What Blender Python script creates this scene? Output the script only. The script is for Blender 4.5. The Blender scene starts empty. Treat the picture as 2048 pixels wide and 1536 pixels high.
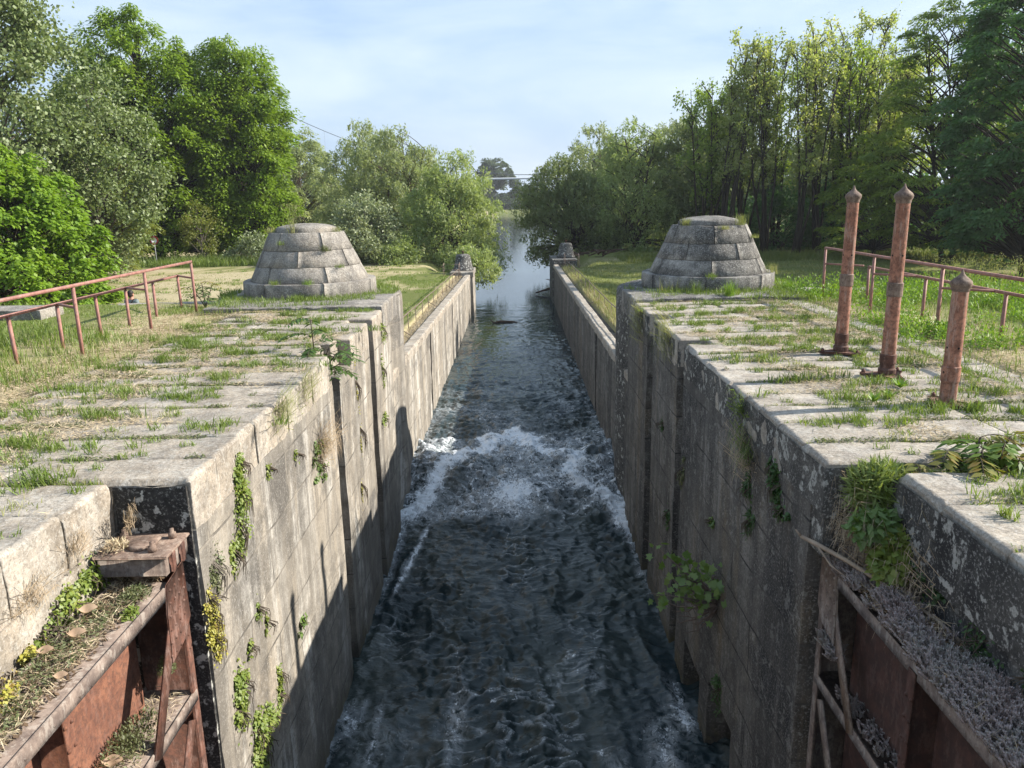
import bpy, math
import numpy as np
from mathutils import Matrix, Vector
R = math.radians
C = bpy.context.scene.collection
rng = np.random.default_rng(7)

# ------------------------------------------------------------------ noise
def _h(ix, iy, iz, s):
    n = (ix.astype(np.int64) * 374761393 + iy.astype(np.int64) * 668265263 + iz.astype(np.int64) * 2147483647 + s * 1274126177) & 0xffffffff
    n = ((n ^ (n >> 13)) * 1274126177) & 0xffffffff
    n = n ^ (n >> 16)
    return (n & 0xffff) / 65535.0
def vnoise(x, y, z=0.0, s=0):
    x, y, z = np.broadcast_arrays(np.asarray(x, float), np.asarray(y, float), np.asarray(z, float))
    ix, iy, iz = np.floor(x), np.floor(y), np.floor(z)
    fx, fy, fz = x - ix, y - iy, z - iz
    fx, fy, fz = [f * f * (3 - 2 * f) for f in (fx, fy, fz)]
    out = 0
    for dx in (0, 1):
        for dy in (0, 1):
            for dz in (0, 1):
                w = (fx if dx else 1 - fx) * (fy if dy else 1 - fy) * (fz if dz else 1 - fz)
                out = out + w * _h(ix + dx, iy + dy, iz + dz, s)
    return out * 2 - 1
def fbm(x, y, z=0.0, s=0, o=4):
    a, t, f = 1.0, 0, 1.0
    for k in range(o):
        t = t + a * vnoise(np.asarray(x) * f, np.asarray(y) * f, np.asarray(z) * f, s + k * 17); a *= .5; f *= 2.03
    return t
def sstep(a, b, t):
    t = np.clip((np.asarray(t, float) - a) / (b - a), 0, 1); return t * t * (3 - 2 * t)
def unit(v):
    return v / np.maximum(np.linalg.norm(v, axis=-1, keepdims=True), 1e-9)

# ------------------------------------------------------------------ mesh builder
class MB:
    def __init__(s): s.v = []; s.f = []; s.n = 0      # f: list of (k,m) int arrays
    def add(s, v, *faces):
        v = np.asarray(v, float).reshape(-1, 3)
        for f in faces:
            f = np.asarray(f, int)
            if f.size: s.f.append(f + s.n)
        s.v.append(v); s.n += len(v)
    def box(s, lo, hi, jit=0):
        x0, y0, z0 = lo; x1, y1, z1 = hi
        v = np.array([(x, y, z) for z in (z0, z1) for y in (y0, y1) for x in (x0, x1)], float)
        s.add(v, [(0, 2, 3, 1), (4, 5, 7, 6), (0, 1, 5, 4), (2, 6, 7, 3), (0, 4, 6, 2), (1, 3, 7, 5)])
    def bbox(s, lo, hi, b=.01):                       # bevelled box
        lo = np.array(lo, float); hi = np.array(hi, float); vs = []
        for cx in (0, 1):
            for cy in (0, 1):
                for cz in (0, 1):
                    c = np.where([cx, cy, cz], hi, lo); d = np.where([cx, cy, cz], -b, b)
                    for k in range(3):
                        p = c + d; p[k] = c[k]; vs.append(p)
        I = lambda cx, cy, cz, k: (cx * 4 + cy * 2 + cz) * 3 + k
        q = []; t = []
        for k in range(3):
            a, b2 = [i for i in range(3) if i != k]
            for e in (0, 1):
                ring = []
                for (ua, ub) in ((0, 0), (1, 0), (1, 1), (0, 1)):
                    c = [0, 0, 0]; c[k] = e; c[a] = ua; c[b2] = ub; ring.append(I(*c, k))
                q.append(ring)
        for k in range(3):                            # edges along axis k
            a, b2 = [i for i in range(3) if i != k]
            for ua in (0, 1):
                for ub in (0, 1):
                    c0 = [0, 0, 0]; c0[a] = ua; c0[b2] = ub; c1 = list(c0); c1[k] = 1
                    q.append([I(*c0, a), I(*c1, a), I(*c1, b2), I(*c0, b2)])
        for cx in (0, 1):
            for cy in (0, 1):
                for cz in (0, 1): t.append([I(cx, cy, cz, k) for k in range(3)])
        s.add(vs, q, t)
    def tube(s, pts, r, n=6, cap=True):
        p = np.asarray(pts, float); m = len(p); r = np.broadcast_to(np.asarray(r, float), (m,))
        d = unit(np.gradient(p, axis=0)); ref = np.array([0, 0, 1.]) if abs(d[:, 2]).mean() < .8 else np.array([1., 0, 0])
        u = unit(np.cross(d, ref)); w = np.cross(d, u)
        a = np.arange(n) / n * 2 * np.pi
        v = p[:, None] + r[:, None, None] * (u[:, None] * np.cos(a)[None, :, None] + w[:, None] * np.sin(a)[None, :, None])
        i = np.arange(m - 1)[:, None] * n; j = np.arange(n)[None]; k = (j + 1) % n
        f = np.stack([i + j, i + k, i + n + k, i + n + j], -1).reshape(-1, 4)
        s.add(v, f)
        if cap:
            s.f.append(np.array([[s.n - n + q for q in range(n)]])); s.f.append(np.array([[s.n - m * n + q for q in range(n)][::-1]]))
    def bar(s, a, b, w, h=None):                      # square bar between two points
        h = h or w; a = np.array(a, float); b = np.array(b, float); d = unit(b - a)
        ref = np.array([0, 0, 1.]) if abs(d[2]) < .9 else np.array([1., 0, 0])
        u = unit(np.cross(d, ref)); q = np.cross(u, d)
        v = [e + u * sx * w / 2 + q * sz * h / 2 for e in (a, b) for sx, sz in ((-1, -1), (1, -1), (1, 1), (-1, 1))]
        s.add(v, [(0, 3, 2, 1), (4, 5, 6, 7), (0, 1, 5, 4), (1, 2, 6, 5), (2, 3, 7, 6), (3, 0, 4, 7)])
    def lathe(s, prof, c, n=32, a0=0, a1=2 * np.pi, caps=True):
        prof = np.asarray(prof, float); m = len(prof); full = abs(a1 - a0 - 2 * np.pi) < 1e-6
        k = n if full else n + 1; a = a0 + np.arange(k) / n * (a1 - a0)
        v = np.stack([c[0] + prof[:, None, 0] * np.cos(a), c[1] + prof[:, None, 0] * np.sin(a), c[2] + prof[:, None, 1] + 0 * a], -1)
        i = np.arange(m - 1)[:, None] * k; j = np.arange(n)[None]; j1 = (j + 1) % k
        s.add(v, np.stack([i + j, i + j1, i + k + j1, i + k + j], -1).reshape(-1, 4))
        if not full:
            b = s.n - m * k
            s.f.append(np.array([[b + q * k for q in range(m)][::-1]])); s.f.append(np.array([[b + q * k + n for q in range(m)]]))
    def grid(s, P, wrap=False):                       # P (a,b,3)
        a, b = P.shape[:2]; i = np.arange(a - 1)[:, None] * b; j = np.arange(b - 1)[None]
        s.add(P.reshape(-1, 3), np.stack([i + j, i + j + 1, i + b + j + 1, i + b + j], -1).reshape(-1, 4))
    def leaves(s, c, ax, nr, l, w):                   # one kite-shaped leaf each
        ax = unit(ax); sd = unit(np.cross(ax, nr)); l = np.broadcast_to(l, (len(c),))[:, None]; w = np.broadcast_to(w, (len(c),))[:, None]
        up = np.cross(sd, ax)
        v = np.stack([c - ax * l * .5, c + sd * w * .5 + up * w * .12 - ax * l * .05, c + ax * l * .5, c - sd * w * .5 + up * w * .12 - ax * l * .05], 1)
        s.add(v.reshape(-1, 3), np.arange(len(c) * 4).reshape(-1, 4))
    def blades(s, p, h, w, lean, ang):                # grass blades, bent
        n = len(p); h = np.broadcast_to(h, (n,)); w = np.broadcast_to(w, (n,))
        sd = np.stack([np.cos(ang), np.sin(ang), 0 * ang], -1) * w[:, None] * .5
        ld = np.stack([lean[:, 0], lean[:, 1], 0 * h], -1); z = np.array([0, 0, 1.])
        m = p + ld * h[:, None] * .35 + z * h[:, None] * .55
        drop = np.clip(np.linalg.norm(lean, axis=1), 0, 1.6)
        t = p + ld * h[:, None] * 1.0 + z * (h * (1.0 - .45 * drop))[:, None]
        v = np.stack([p - sd, p + sd, m + sd * .75, m - sd * .75, t], 1).reshape(-1, 3)
        b = np.arange(n)[:, None] * 5
        s.add(v, b + np.array([[0, 1, 2, 3]]), b + np.array([[3, 2, 4]]))
    def mesh(s, name, off=(0, 0, 0), smooth=False):
        me = bpy.data.meshes.new(name)
        v = np.concatenate(s.v) - np.asarray(off, float); me.vertices.add(len(v)); me.vertices.foreach_set('co', v.astype(np.float32).ravel())
        sizes = np.concatenate([np.full(len(f), f.shape[1]) for f in s.f]); idx = np.concatenate([f.ravel() for f in s.f])
        me.loops.add(len(idx)); me.loops.foreach_set('vertex_index', idx.astype(np.int32))
        me.polygons.add(len(sizes)); me.polygons.foreach_set('loop_start', (np.cumsum(sizes) - sizes).astype(np.int32))
        me.update(calc_edges=True); me.validate()
        if smooth: me.polygons.foreach_set('use_smooth', np.ones(len(me.polygons), bool))
        return me
    def build(s, name, mat, parent=None, loc=None, smooth=False, **props):
        off = np.array(loc if loc is not None else (0, 0, 0), float)
        if parent is not None: off = np.array(wloc(parent)) + off
        o = bpy.data.objects.new(name, s.mesh(name, off, smooth)); C.objects.link(o)
        if parent is not None: o.parent = parent
        if loc is not None: o.location = loc
        o.data.materials.append(mat)
        for k, v in props.items(): o[k] = v
        return o
def wloc(o):
    l = Vector((0, 0, 0))
    while o is not None: l += o.location; o = o.parent
    return l
def empty(name, loc, label, category, group=None):
    o = bpy.data.objects.new(name, None); C.objects.link(o); o.location = loc; o.empty_display_size = .2
    o['label'] = label; o['category'] = category
    if group: o['group'] = group
    return o
def autosmooth(o, ang=35):
    o.data.polygons.foreach_set('use_smooth', np.ones(len(o.data.polygons), bool))
    o.data.set_sharp_from_angle(angle=R(ang)); return o

# ------------------------------------------------------------------ materials
class NT:
    def __init__(s, name):
        s.m = bpy.data.materials.new(name); s.m.use_nodes = True; s.t = s.m.node_tree; s.t.nodes.clear()
        s.out = s.n('ShaderNodeOutputMaterial')
    def n(s, ty, ins=None, **kw):
        nd = s.t.nodes.new(ty)
        for k, v in kw.items(): setattr(nd, k, v)
        for k, v in (ins or {}).items(): s.set(nd, k, v)
        return nd
    def set(s, nd, k, v):
        i = nd.inputs[k]
        if hasattr(v, 'is_output') or isinstance(v, bpy.types.NodeSocket): s.t.links.new(v, i)
        else:
            if i.type == 'RGBA' and len(v) == 3: v = (*v, 1)
            i.default_value = v
    def pos(s): return s.n('ShaderNodeNewGeometry').outputs['Position']
    def map(s, v, sc=(1, 1, 1), loc=(0, 0, 0), rot=(0, 0, 0)): return s.n('ShaderNodeMapping', {'Vector': v, 'Scale': sc, 'Location': loc, 'Rotation': rot}).outputs[0]
    def noise(s, v, sc, det=6, rough=.6, dist=0): return s.n('ShaderNodeTexNoise', {'Vector': v, 'Scale': sc, 'Detail': det, 'Roughness': rough, 'Distortion': dist}).outputs['Fac']
    def ramp(s, f, *st, interp='LINEAR'):
        r = s.n('ShaderNodeValToRGB', {'Fac': f}); e = r.color_ramp.elements; r.color_ramp.interpolation = interp
        while len(e) < len(st): e.new(.5)
        for q, (p, c) in zip(e, st):
            q.position = p; q.color = (c, c, c, 1) if isinstance(c, (int, float)) else (*c, 1)
        return r.outputs[0]
    def mix(s, f, a, b, mode='MIX'):
        m = s.n('ShaderNodeMix', data_type='RGBA', blend_type=mode); s.set(m, 0, f); s.set(m, 6, a); s.set(m, 7, b); return m.outputs[2]
    def math(s, op, a, b=0.0, clamp=False):
        m = s.n('ShaderNodeMath', operation=op, use_clamp=clamp); s.set(m, 0, a); s.set(m, 1, b); return m.outputs[0]
    def bump(s, h, st=.5, d=.02, nrm=None):
        b = s.n('ShaderNodeBump', {'Height': h, 'Strength': st, 'Distance': d})
        if nrm is not None: s.set(b, 'Normal', nrm)
        return b.outputs[0]
    def bsdf(s, col, rough=.85, nrm=None, metal=0, spec=.3, **kw):
        b = s.n('ShaderNodeBsdfPrincipled', {'Base Color': col, 'Roughness': rough, 'Metallic': metal, 'Specular IOR Level': spec, **kw})
        if nrm is not None: s.set(b, 'Normal', nrm)
        return b.outputs[0]
    def end(s, sh): s.t.links.new(sh, s.out.inputs[0]); return s.m

def stone_mat(name, c1, c2, dark=(.03, .03, .03), streak=.0, stain=.3, lichen=.0, joints=None, pale=.0, palec=(.52, .5, .46), ochre=.0, speck=.5, bump=.6, jstr=.8, mottle=.5, wet=None):
    t = NT(name); p = t.pos()
    big = t.noise(p, .55, 5); mid = t.noise(p, 3.2, 8, .65); fine = t.noise(p, 30, 5, .75)
    col = t.mix(t.ramp(mid, (.40, 0), (.60, 1)), c1, c2)
    mot = t.noise(t.map(p, (1, 1, 1), (3, 1, 4)), 11, 7, .75); col = t.mix(t.math('MULTIPLY', t.ramp(mot, (.50, 0), (.60, 1)), mottle), col, tuple(x * .42 for x in c1))
    col = t.mix(t.ramp(big, (.40, 0), (.62, .5)), col, tuple(x * .72 for x in c1))
    if ochre: col = t.mix(t.math('MULTIPLY', t.ramp(t.noise(t.map(p, (1.6, 1.6, .35), (3, 7, 1)), 1.0, 5), (.5, 0), (.66, 1)), ochre), col, (.24, .17, .085))
    if pale: col = t.mix(t.math('MULTIPLY', t.ramp(t.noise(t.map(p, (1.6, 1.6, .28), (9, 2, 5)), 1.0, 9, .72, .3), (.50, 0), (.57, 1)), pale), col, palec)
    if streak:
        lo = t.noise(t.map(p, (1, 1, .22), (11, 3, 6)), .75, 3); bias = t.math('MULTIPLY', t.math('SUBTRACT', lo, .5), .55)
        s1 = t.math('ADD', t.noise(t.map(p, (1, 1, .07)), 1.9, 12, .76, .25), bias); s2 = t.math('ADD', t.noise(t.map(p, (4.2, 4.2, .11), (4, 1, 8)), 1.0, 9, .78, .5), t.math('MULTIPLY', bias, 1.3))
        fade = t.ramp(t.noise(t.map(p, (1, 1, 1.2), (1, 9, 2)), 1.3, 5, .6), (.36, .35), (.60, 1))
        col = t.mix(t.math('MULTIPLY', t.math('MULTIPLY', t.ramp(s1, (.45, 0), (.58, 1)), fade), streak), col, dark)
        col = t.mix(t.math('MULTIPLY', t.math('MULTIPLY', t.ramp(s2, (.52, 0), (.60, 1)), fade), streak * .7), col, tuple(x * 1.5 for x in dark))
    if stain: col = t.mix(t.math('MULTIPLY', t.ramp(t.noise(t.map(p, (1, 1, 1), (5, 5, 2)), 2.3, 9, .72), (.47, 0), (.60, 1)), stain), col, dark)
    if lichen:
        v = t.noise(t.map(p, (1, 1, 1), (1, 8, 3)), 9, 4, .55); col = t.mix(t.math('MULTIPLY', t.ramp(v, (.575, 0), (.615, 1)), lichen), col, (.42, .42, .39))
    col = t.mix(t.math('MULTIPLY', t.ramp(fine, (.38, 1), (.49, 0)), speck), col, tuple(x * .35 for x in c1))
    col = t.mix(t.math('MULTIPLY', t.ramp(t.noise(p, 42, 4, .7), (.54, 0), (.62, 1)), speck * .55), col, (.55, .53, .5))
    if wet is not None:
        zz = t.n('ShaderNodeSeparateXYZ', {'Vector': p}).outputs[2]; wz = t.math('ADD', t.math('MULTIPLY', t.math('SUBTRACT', wet, zz), 1.6), t.math('MULTIPLY', t.math('SUBTRACT', t.noise(t.map(p, (1, 1, .35)), 1.8, 7, .7), .5), 2.4))
        col = t.mix(t.math('MULTIPLY', t.ramp(wz, (.15, 0), (.75, 1)), .8), col, t.mix(t.ramp(t.noise(p, 5, 6, .7), (.42, 0), (.58, 1)), (.035, .033, .028), (.085, .075, .03)))
    h = t.math('ADD', t.math('MULTIPLY', fine, .35), t.math('MULTIPLY', t.noise(p, 14, 6, .7), .8))
    nr = t.bump(h, bump, .02)
    if joints:
        sx = t.n('ShaderNodeSeparateXYZ', {'Vector': p}); cb = t.n('ShaderNodeCombineXYZ', {'X': sx.outputs[1], 'Y': sx.outputs[2]})
        wob = t.math('MULTIPLY', t.noise(p, 6, 3), .03)
        b = t.n('ShaderNodeTexBrick', {'Vector': t.n('ShaderNodeVectorMath', {0: cb.outputs[0], 1: wob}, operation='ADD').outputs[0], 'Color1': (1, 1, 1), 'Color2': (.35, .35, .35), 'Mortar': (0, 0, 0), 'Scale': 1.0, 'Mortar Size': .015, 'Mortar Smooth': .3, 'Brick Width': joints[0], 'Row Height': joints[1]})
        fj = b.outputs['Fac']; brk = t.ramp(t.noise(p, 2.4, 4), (.4, 0), (.6, 1))
        sep = t.n('ShaderNodeSeparateColor', {'Color': b.outputs['Color']}).outputs[0]
        col = t.mix(t.math('MULTIPLY', t.math('SUBTRACT', 1.0, sep), .8, True), col, tuple(x * .62 for x in c1))
        col = t.mix(t.math('MULTIPLY', t.math('MULTIPLY', fj, brk), jstr), col, dark)
        nr = t.bump(t.math('SUBTRACT', 1.0, fj), .5, .012, nr)
    return t.end(t.bsdf(col, .92, nr, spec=.2))

def leaf_mat(name, c1, c2, c3, tr=.4, gloss=.05, var=.35):
    gloss = min(gloss, .035)
    t = NT(name); ri = t.n('ShaderNodeNewGeometry').outputs['Random Per Island']
    big = t.noise(t.pos(), var, 3)
    f = t.math('ADD', t.math('MULTIPLY', ri, .6), t.math('MULTIPLY', t.ramp(big, (.35, 0), (.65, 1)), .4))
    col = t.ramp(f, (0, c1), (.5, c2), (1, c3))
    d = t.n('ShaderNodeBsdfDiffuse', {'Color': col}).outputs[0]
    tc = t.mix(1.0, col, (1.15, 1.15, .68), 'MULTIPLY')
    x = t.n('ShaderNodeBsdfTranslucent', {'Color': tc}).outputs[0]
    m = t.n('ShaderNodeMixShader', {0: tr, 1: d, 2: x}).outputs[0]
    g = t.n('ShaderNodeBsdfGlossy', {'Color': (1, 1, 1), 'Roughness': .55}).outputs[0]
    return t.end(t.n('ShaderNodeMixShader', {0: gloss, 1: m, 2: g}).outputs[0])

def rust_mat(name, c1=(.20, .075, .045), c2=(.12, .05, .032), chip=(.3, .2, .17), chips=.3, stretch=1.0, rough=.8, dark=.5):
    t = NT(name); p = t.pos()
    col = t.mix(t.ramp(t.noise(p, 7, 8, .7), (.43, 0), (.57, 1)), c1, c2)
    col = t.mix(t.math('MULTIPLY', t.ramp(t.noise(p, 26, 6, .75), (.48, 0), (.57, 1)), dark), col, (.05, .028, .022))
    col = t.mix(t.math('MULTIPLY', t.ramp(t.noise(t.map(p, (1, 1, .35 * stretch), (2, 5, 1)), 13, 8, .78), (.52, 0), (.57, 1)), chips), col, chip)
    return t.end(t.bsdf(col, rough, t.bump(t.noise(p, 60, 6, .7), .5, .004), spec=.25))

def bark_mat(name, c1, c2):
    t = NT(name); p = t.pos(); n = t.noise(t.map(p, (1, 1, .25)), 9, 7, .7)
    return t.end(t.bsdf(t.mix(t.ramp(n, (.35, 0), (.65, 1)), c1, c2), .9, t.bump(n, .7, .02), spec=.1))
def plain(name, c, rough=.7, spec=.3, var=.25, sc=12):
    t = NT(name); n = t.noise(t.pos(), sc, 5)
    return t.end(t.bsdf(t.mix(t.math('MULTIPLY', n, var * 2), c, tuple(x * .5 for x in c)), rough, None, spec=spec))

# ------------------------------------------------------------------ camera, light, sky
sc = bpy.context.scene
HAZE = .0003
TH, RO, CH = R(13.6), R(1.04), 2.2
fwd = Vector((0, math.cos(TH), -math.sin(TH))); rt = Vector((1, 0, 0)); upv = rt.cross(fwd)
r2 = rt * math.cos(RO) - upv * math.sin(RO); u2 = rt * math.sin(RO) + upv * math.cos(RO)
cam = bpy.data.cameras.new('camera'); co = bpy.data.objects.new('camera', cam); C.objects.link(co)
cam.sensor_width = 36; cam.lens = 1540 / 2048 * 36; cam.clip_end = 4000; cam.clip_start = .05
M = Matrix((r2, u2, -fwd)).transposed().to_4x4(); M.translation = (0, 0, CH); co.matrix_world = M
sc.camera = co
EL = R(32); AZ = math.atan2(.993, .12)
S = Vector((math.cos(EL) * math.sin(AZ), math.cos(EL) * math.cos(AZ), math.sin(EL)))
sl = bpy.data.lights.new('sun', 'SUN'); sl.energy = 4.6; sl.angle = R(.6); sl.color = (1, .93, .82)
so = bpy.data.objects.new('sun', sl); C.objects.link(so); so.rotation_euler = S.to_track_quat('Z', 'Y').to_euler()
w = bpy.data.worlds.new('World'); sc.world = w; w.use_nodes = True; nt = w.node_tree; nt.nodes.clear()
sky = nt.nodes.new('ShaderNodeTexSky'); sky.sky_type = 'NISHITA'; sky.sun_disc = False; sky.sun_elevation = EL; sky.sun_rotation = AZ; sky.air_density = 1.3; sky.dust_density = 2.0; sky.ozone_density = 1.2
tc = nt.nodes.new('ShaderNodeTexCoord'); mp = nt.nodes.new('ShaderNodeMapping'); mp.inputs['Scale'].default_value = (1.2, 1.6, 4.6); mp.inputs['Location'].default_value = (.4, .2, 0)
no = nt.nodes.new('ShaderNodeTexNoise'); no.inputs['Scale'].default_value = 2.1; no.inputs['Detail'].default_value = 8; no.inputs['Roughness'].default_value = .55; no.inputs['Distortion'].default_value = .6
rp = nt.nodes.new('ShaderNodeValToRGB'); rp.color_ramp.elements[0].position = .40; rp.color_ramp.elements[0].color = (3.15, 4.35, 6.1, 1); rp.color_ramp.elements[1].position = .70; rp.color_ramp.elements[1].color = (5.0, 5.9, 6.8, 1)
mx = nt.nodes.new('ShaderNodeMix'); mx.data_type = 'RGBA'; mx.inputs[0].default_value = .8
bg = nt.nodes.new('ShaderNodeBackground'); bg.inputs[1].default_value = .075; wo = nt.nodes.new('ShaderNodeOutputWorld')
L = nt.links.new
L(tc.outputs['Generated'], mp.inputs[0]); L(mp.outputs[0], no.inputs['Vector']); L(no.outputs['Fac'], rp.inputs[0]); L(rp.outputs[0], mx.inputs[7]); L(sky.outputs[0], mx.inputs[6]); L(mx.outputs[2], bg.inputs[0]); L(bg.outputs[0], wo.inputs[0])
hm = bpy.data.materials.new('haze'); hm.use_nodes = True; hn = hm.node_tree; hn.nodes.clear(); ho = hn.nodes.new('ShaderNodeOutputMaterial'); hv = hn.nodes.new('ShaderNodeVolumePrincipled')
hv.inputs['Color'].default_value = (.90, .94, 1, 1); hv.inputs['Density'].default_value = HAZE; hv.inputs['Anisotropy'].default_value = .3; hn.links.new(hv.outputs[0], ho.inputs['Volume'])
if HAZE > 0:
    hb = MB(); hb.box((-1700, -320, -8.2), (1700, 1750, 50)); hb.build('haze', hm, kind='stuff', label='thin bluish haze over the river valley')
vs = sc.view_settings; vs.view_transform = 'Standard'; vs.look = 'None'; vs.exposure = 1.22; vs.gamma = 1
cy = sc.cycles; cy.use_denoising = True; cy.max_bounces = 6; cy.transmission_bounces = 3; cy.diffuse_bounces = 3; cy.glossy_bounces = 3; cy.transparent_max_bounces = 4; cy.caustics_reflective = False; cy.caustics_refractive = False

# ------------------------------------------------------------------ materials used by many things
M_slab = stone_mat('granite_paving', (.39, .335, .27), (.28, .245, .20), dark=(.09, .08, .07), stain=.45, mottle=.7, lichen=.25, pale=.25, speck=.6, bump=.9)
M_slabR = stone_mat('granite_paving_worn', (.41, .36, .295), (.30, .265, .225), dark=(.09, .08, .075), stain=.45, mottle=.7, lichen=.2, pale=.3, speck=.6, bump=.9)
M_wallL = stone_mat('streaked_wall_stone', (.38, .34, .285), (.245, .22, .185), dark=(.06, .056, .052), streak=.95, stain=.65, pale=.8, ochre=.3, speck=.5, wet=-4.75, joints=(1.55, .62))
M_wallR = stone_mat('shade_and_streak_wall_stone', (.155, .145, .132), (.08, .078, .077), dark=(.014, .015, .018), streak=.9, stain=.5, pale=.5, palec=(.30, .285, .26), ochre=.45, wet=-4.8, lichen=.25, speck=.5, joints=(1.55, .62))  # wall's shade put into the darker base colour, along with real dark streaks
M_black = stone_mat('shade_and_black_lichen_stone', (.05, .048, .045), (.03, .03, .03), dark=(.01, .01, .011), stain=.5, lichen=.9, speck=.4, bump=.9)  # end face: shade put into the black base, along with stain and lichen
M_copR = stone_mat('shade_and_stain_coping_stone', (.13, .125, .115), (.06, .06, .058), dark=(.015, .015, .017), streak=.5, stain=.6, lichen=.75, speck=.6, bump=.9)  # coping side's shade is in the dark base colour, with real stain and lichen
M_turret = stone_mat('grey_granite', (.36, .33, .29), (.235, .215, .19), dark=(.075, .07, .066), streak=.75, stain=.45, mottle=.7, ochre=.2, lichen=.1, speck=.75, bump=1.0)
M_turret2 = stone_mat('dark_stained_granite', (.34, .32, .29), (.20, .19, .175), dark=(.05, .048, .046), streak=.9, stain=.85, ochre=.25, lichen=.25, mottle=.7, speck=.75, bump=1.0)
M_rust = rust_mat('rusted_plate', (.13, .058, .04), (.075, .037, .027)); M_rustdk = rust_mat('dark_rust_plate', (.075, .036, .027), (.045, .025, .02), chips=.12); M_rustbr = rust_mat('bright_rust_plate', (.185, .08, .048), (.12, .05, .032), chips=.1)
M_flange = rust_mat('weathered_flange', (.22, .17, .14), (.13, .10, .085), chip=(.33, .29, .25), chips=.5, dark=.3)
M_rail = rust_mat('red_oxide_paint', (.34, .165, .135), (.24, .115, .095), chip=(.30, .24, .21), chips=.3, rough=.6, dark=.25)
M_fence = rust_mat('dull_rusted_rail', (.20, .155, .125), (.12, .09, .075), chips=.25)
M_pole = rust_mat('peeling_red_pipe', (.35, .165, .11), (.22, .10, .066), chip=(.38, .28, .23), chips=.55, stretch=.5)
M_cast = rust_mat('brown_cast_iron', (.22, .155, .12), (.14, .10, .08), chip=(.32, .26, .21), chips=.4)
M_dark = plain('dark_hole', (.008, .007, .007), .9)

def cover(name, cols, noise):
    return None
# ------------------------------------------------------------------ ground
def ground_z(x, y):
    ax = np.abs(x); left = x < 0
    ys = y - 52
    xl = -3.3 - np.clip(y - 50, 0, 200) * .045; xr = 3.5 + np.clip(y - 52, 0, 200) * .055
    edge = np.where(left, -1.74 - .021 * np.clip(y - 17, 0, 33), -1.83 - .014 * np.clip(y - 17, 0, 33))
    low = edge + (-2.32 - edge) * sstep(3.6, 6.5, ax)
    low = low + .05 * vnoise(x * .3, y * .3, 0, 5) * sstep(4.5, 8, ax) + .015 * vnoise(x * 1.7, y * 1.7, 0, 6)
    d = np.where(left, xl - x, x - xr)                                    # distance inland of the river shore
    far = -2.35 - 4.2 * sstep(2.5, -2.0, d) + .06 * vnoise(x * .3, y * .3, 0, 5)
    z = np.where(y < 50, low, np.where(y > 54, far, low + (far - low) * sstep(50, 54, y)))
    lim = np.where(left, 150, 136); z = np.where(y > lim, z + (-6.6 - z) * sstep(lim, lim + 5, y), z)
    z = np.where(y > 338, -6.6 + 3.6 * sstep(340, 352, y), z)
    plat = -.05 + .012 * vnoise(x * 2, y * 2, 0, 8)
    plat = plat + np.where(left, .05, .03) * sstep(6.3, 8, ax) - 2.3 * sstep(24, 40, ax)
    z = np.where(y <= 17.56, plat, z)
    z = np.where((ax < 3.35) & (y < 55), -6.6, z)
    return z
def axis(*seg):
    return np.unique(np.round(np.concatenate([np.arange(a, b, s) for a, b, s in seg]), 4))
gx = axis((-1500, -300, 200), (-300, -60, 20), (-60, -12, 1.0), (-12, 12, .4), (12, 60, 1.0), (60, 300, 20), (300, 1501, 200)); gx = np.unique(np.concatenate([gx, [-3.37, -3.34, 3.34, 3.37]]))
gy = axis((-200, -4, 14), (-4, 24, .4), (24, 62, .8), (62, 160, 3), (160, 335, 25), (335, 360, 3), (360, 1600, 150)); gy = np.unique(np.concatenate([gy, [17.54, 17.6]]))
GX, GY = np.meshgrid(gx, gy)
GZ = ground_z(GX, GY)
def field_masks(x, y):
    n = fbm(x * .12, y * .35, 0, 31, 4); n2 = fbm(x * .9, y * .9, 0, 33, 3)
    sand = sstep(-6.5, -12, x) * sstep(62, 56, y) * sstep(17, 18.5, y) * np.clip(.42 + .9 * n + .4 * n2, 0, .9)
    dry = np.clip(np.where(x < 0, .50 * sstep(-4.6, -7.5, x) + .45 * n + .35 * n2 + .18, .15 + .35 * n), 0, 1)
    edge = sstep(3.5, 3.4, np.abs(x)) * (y > 17.5) * (y < 60); dry = np.maximum(dry, edge * np.where(x < 0, .95, .55))
    plat = (y <= 17.6); dry = np.where(plat, np.clip(.75 + .4 * n2, 0, 1) * sstep(9.5, 6.2, np.abs(x)) + .12, dry)
    soil = np.where(plat, sstep(6.6, 5.2, np.abs(x)), 0)
    return sand, dry, soil
g = MB(); g.grid(np.stack([GX, GY, GZ], -1))
t = NT('meadow_ground'); p = t.pos()
def attr(t, n): return t.n('ShaderNodeAttribute', attribute_name=n).outputs['Fac']
n1 = t.noise(t.map(p, (1, .6, 1)), .9, 9, .7); n2 = t.noise(p, 17, 6, .7); n3 = t.noise(p, 70, 3); n4 = t.ramp(t.noise(p, 4.5, 8, .75), (.44, 0), (.56, 1))
green = t.mix(t.math('ADD', t.math('MULTIPLY', n4, .6), t.math('MULTIPLY', n2, .4)), (.075, .105, .022), (.14, .165, .05))
green = t.mix(t.ramp(n1, (.35, 0), (.7, 1)), green, (.16, .165, .06))
hay = t.mix(t.math('ADD', t.math('MULTIPLY', n4, .6), t.math('MULTIPLY', n2, .4)), (.44, .37, .24), (.27, .24, .12))
sandc = t.mix(t.math('ADD', t.math('MULTIPLY', n4, .55), t.math('MULTIPLY', n2, .35)), (.43, .37, .26), (.30, .26, .15))
soilc = t.mix(t.ramp(n3, (.3, 0), (.7, 1)), (.20, .145, .085), (.09, .065, .04))
def soft(t, a, amt=.75): return t.ramp(t.math('ADD', a, t.math('MULTIPLY', t.math('SUBTRACT', n2, .5), amt * 2), True), (.2, 0), (.8, 1))
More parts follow.
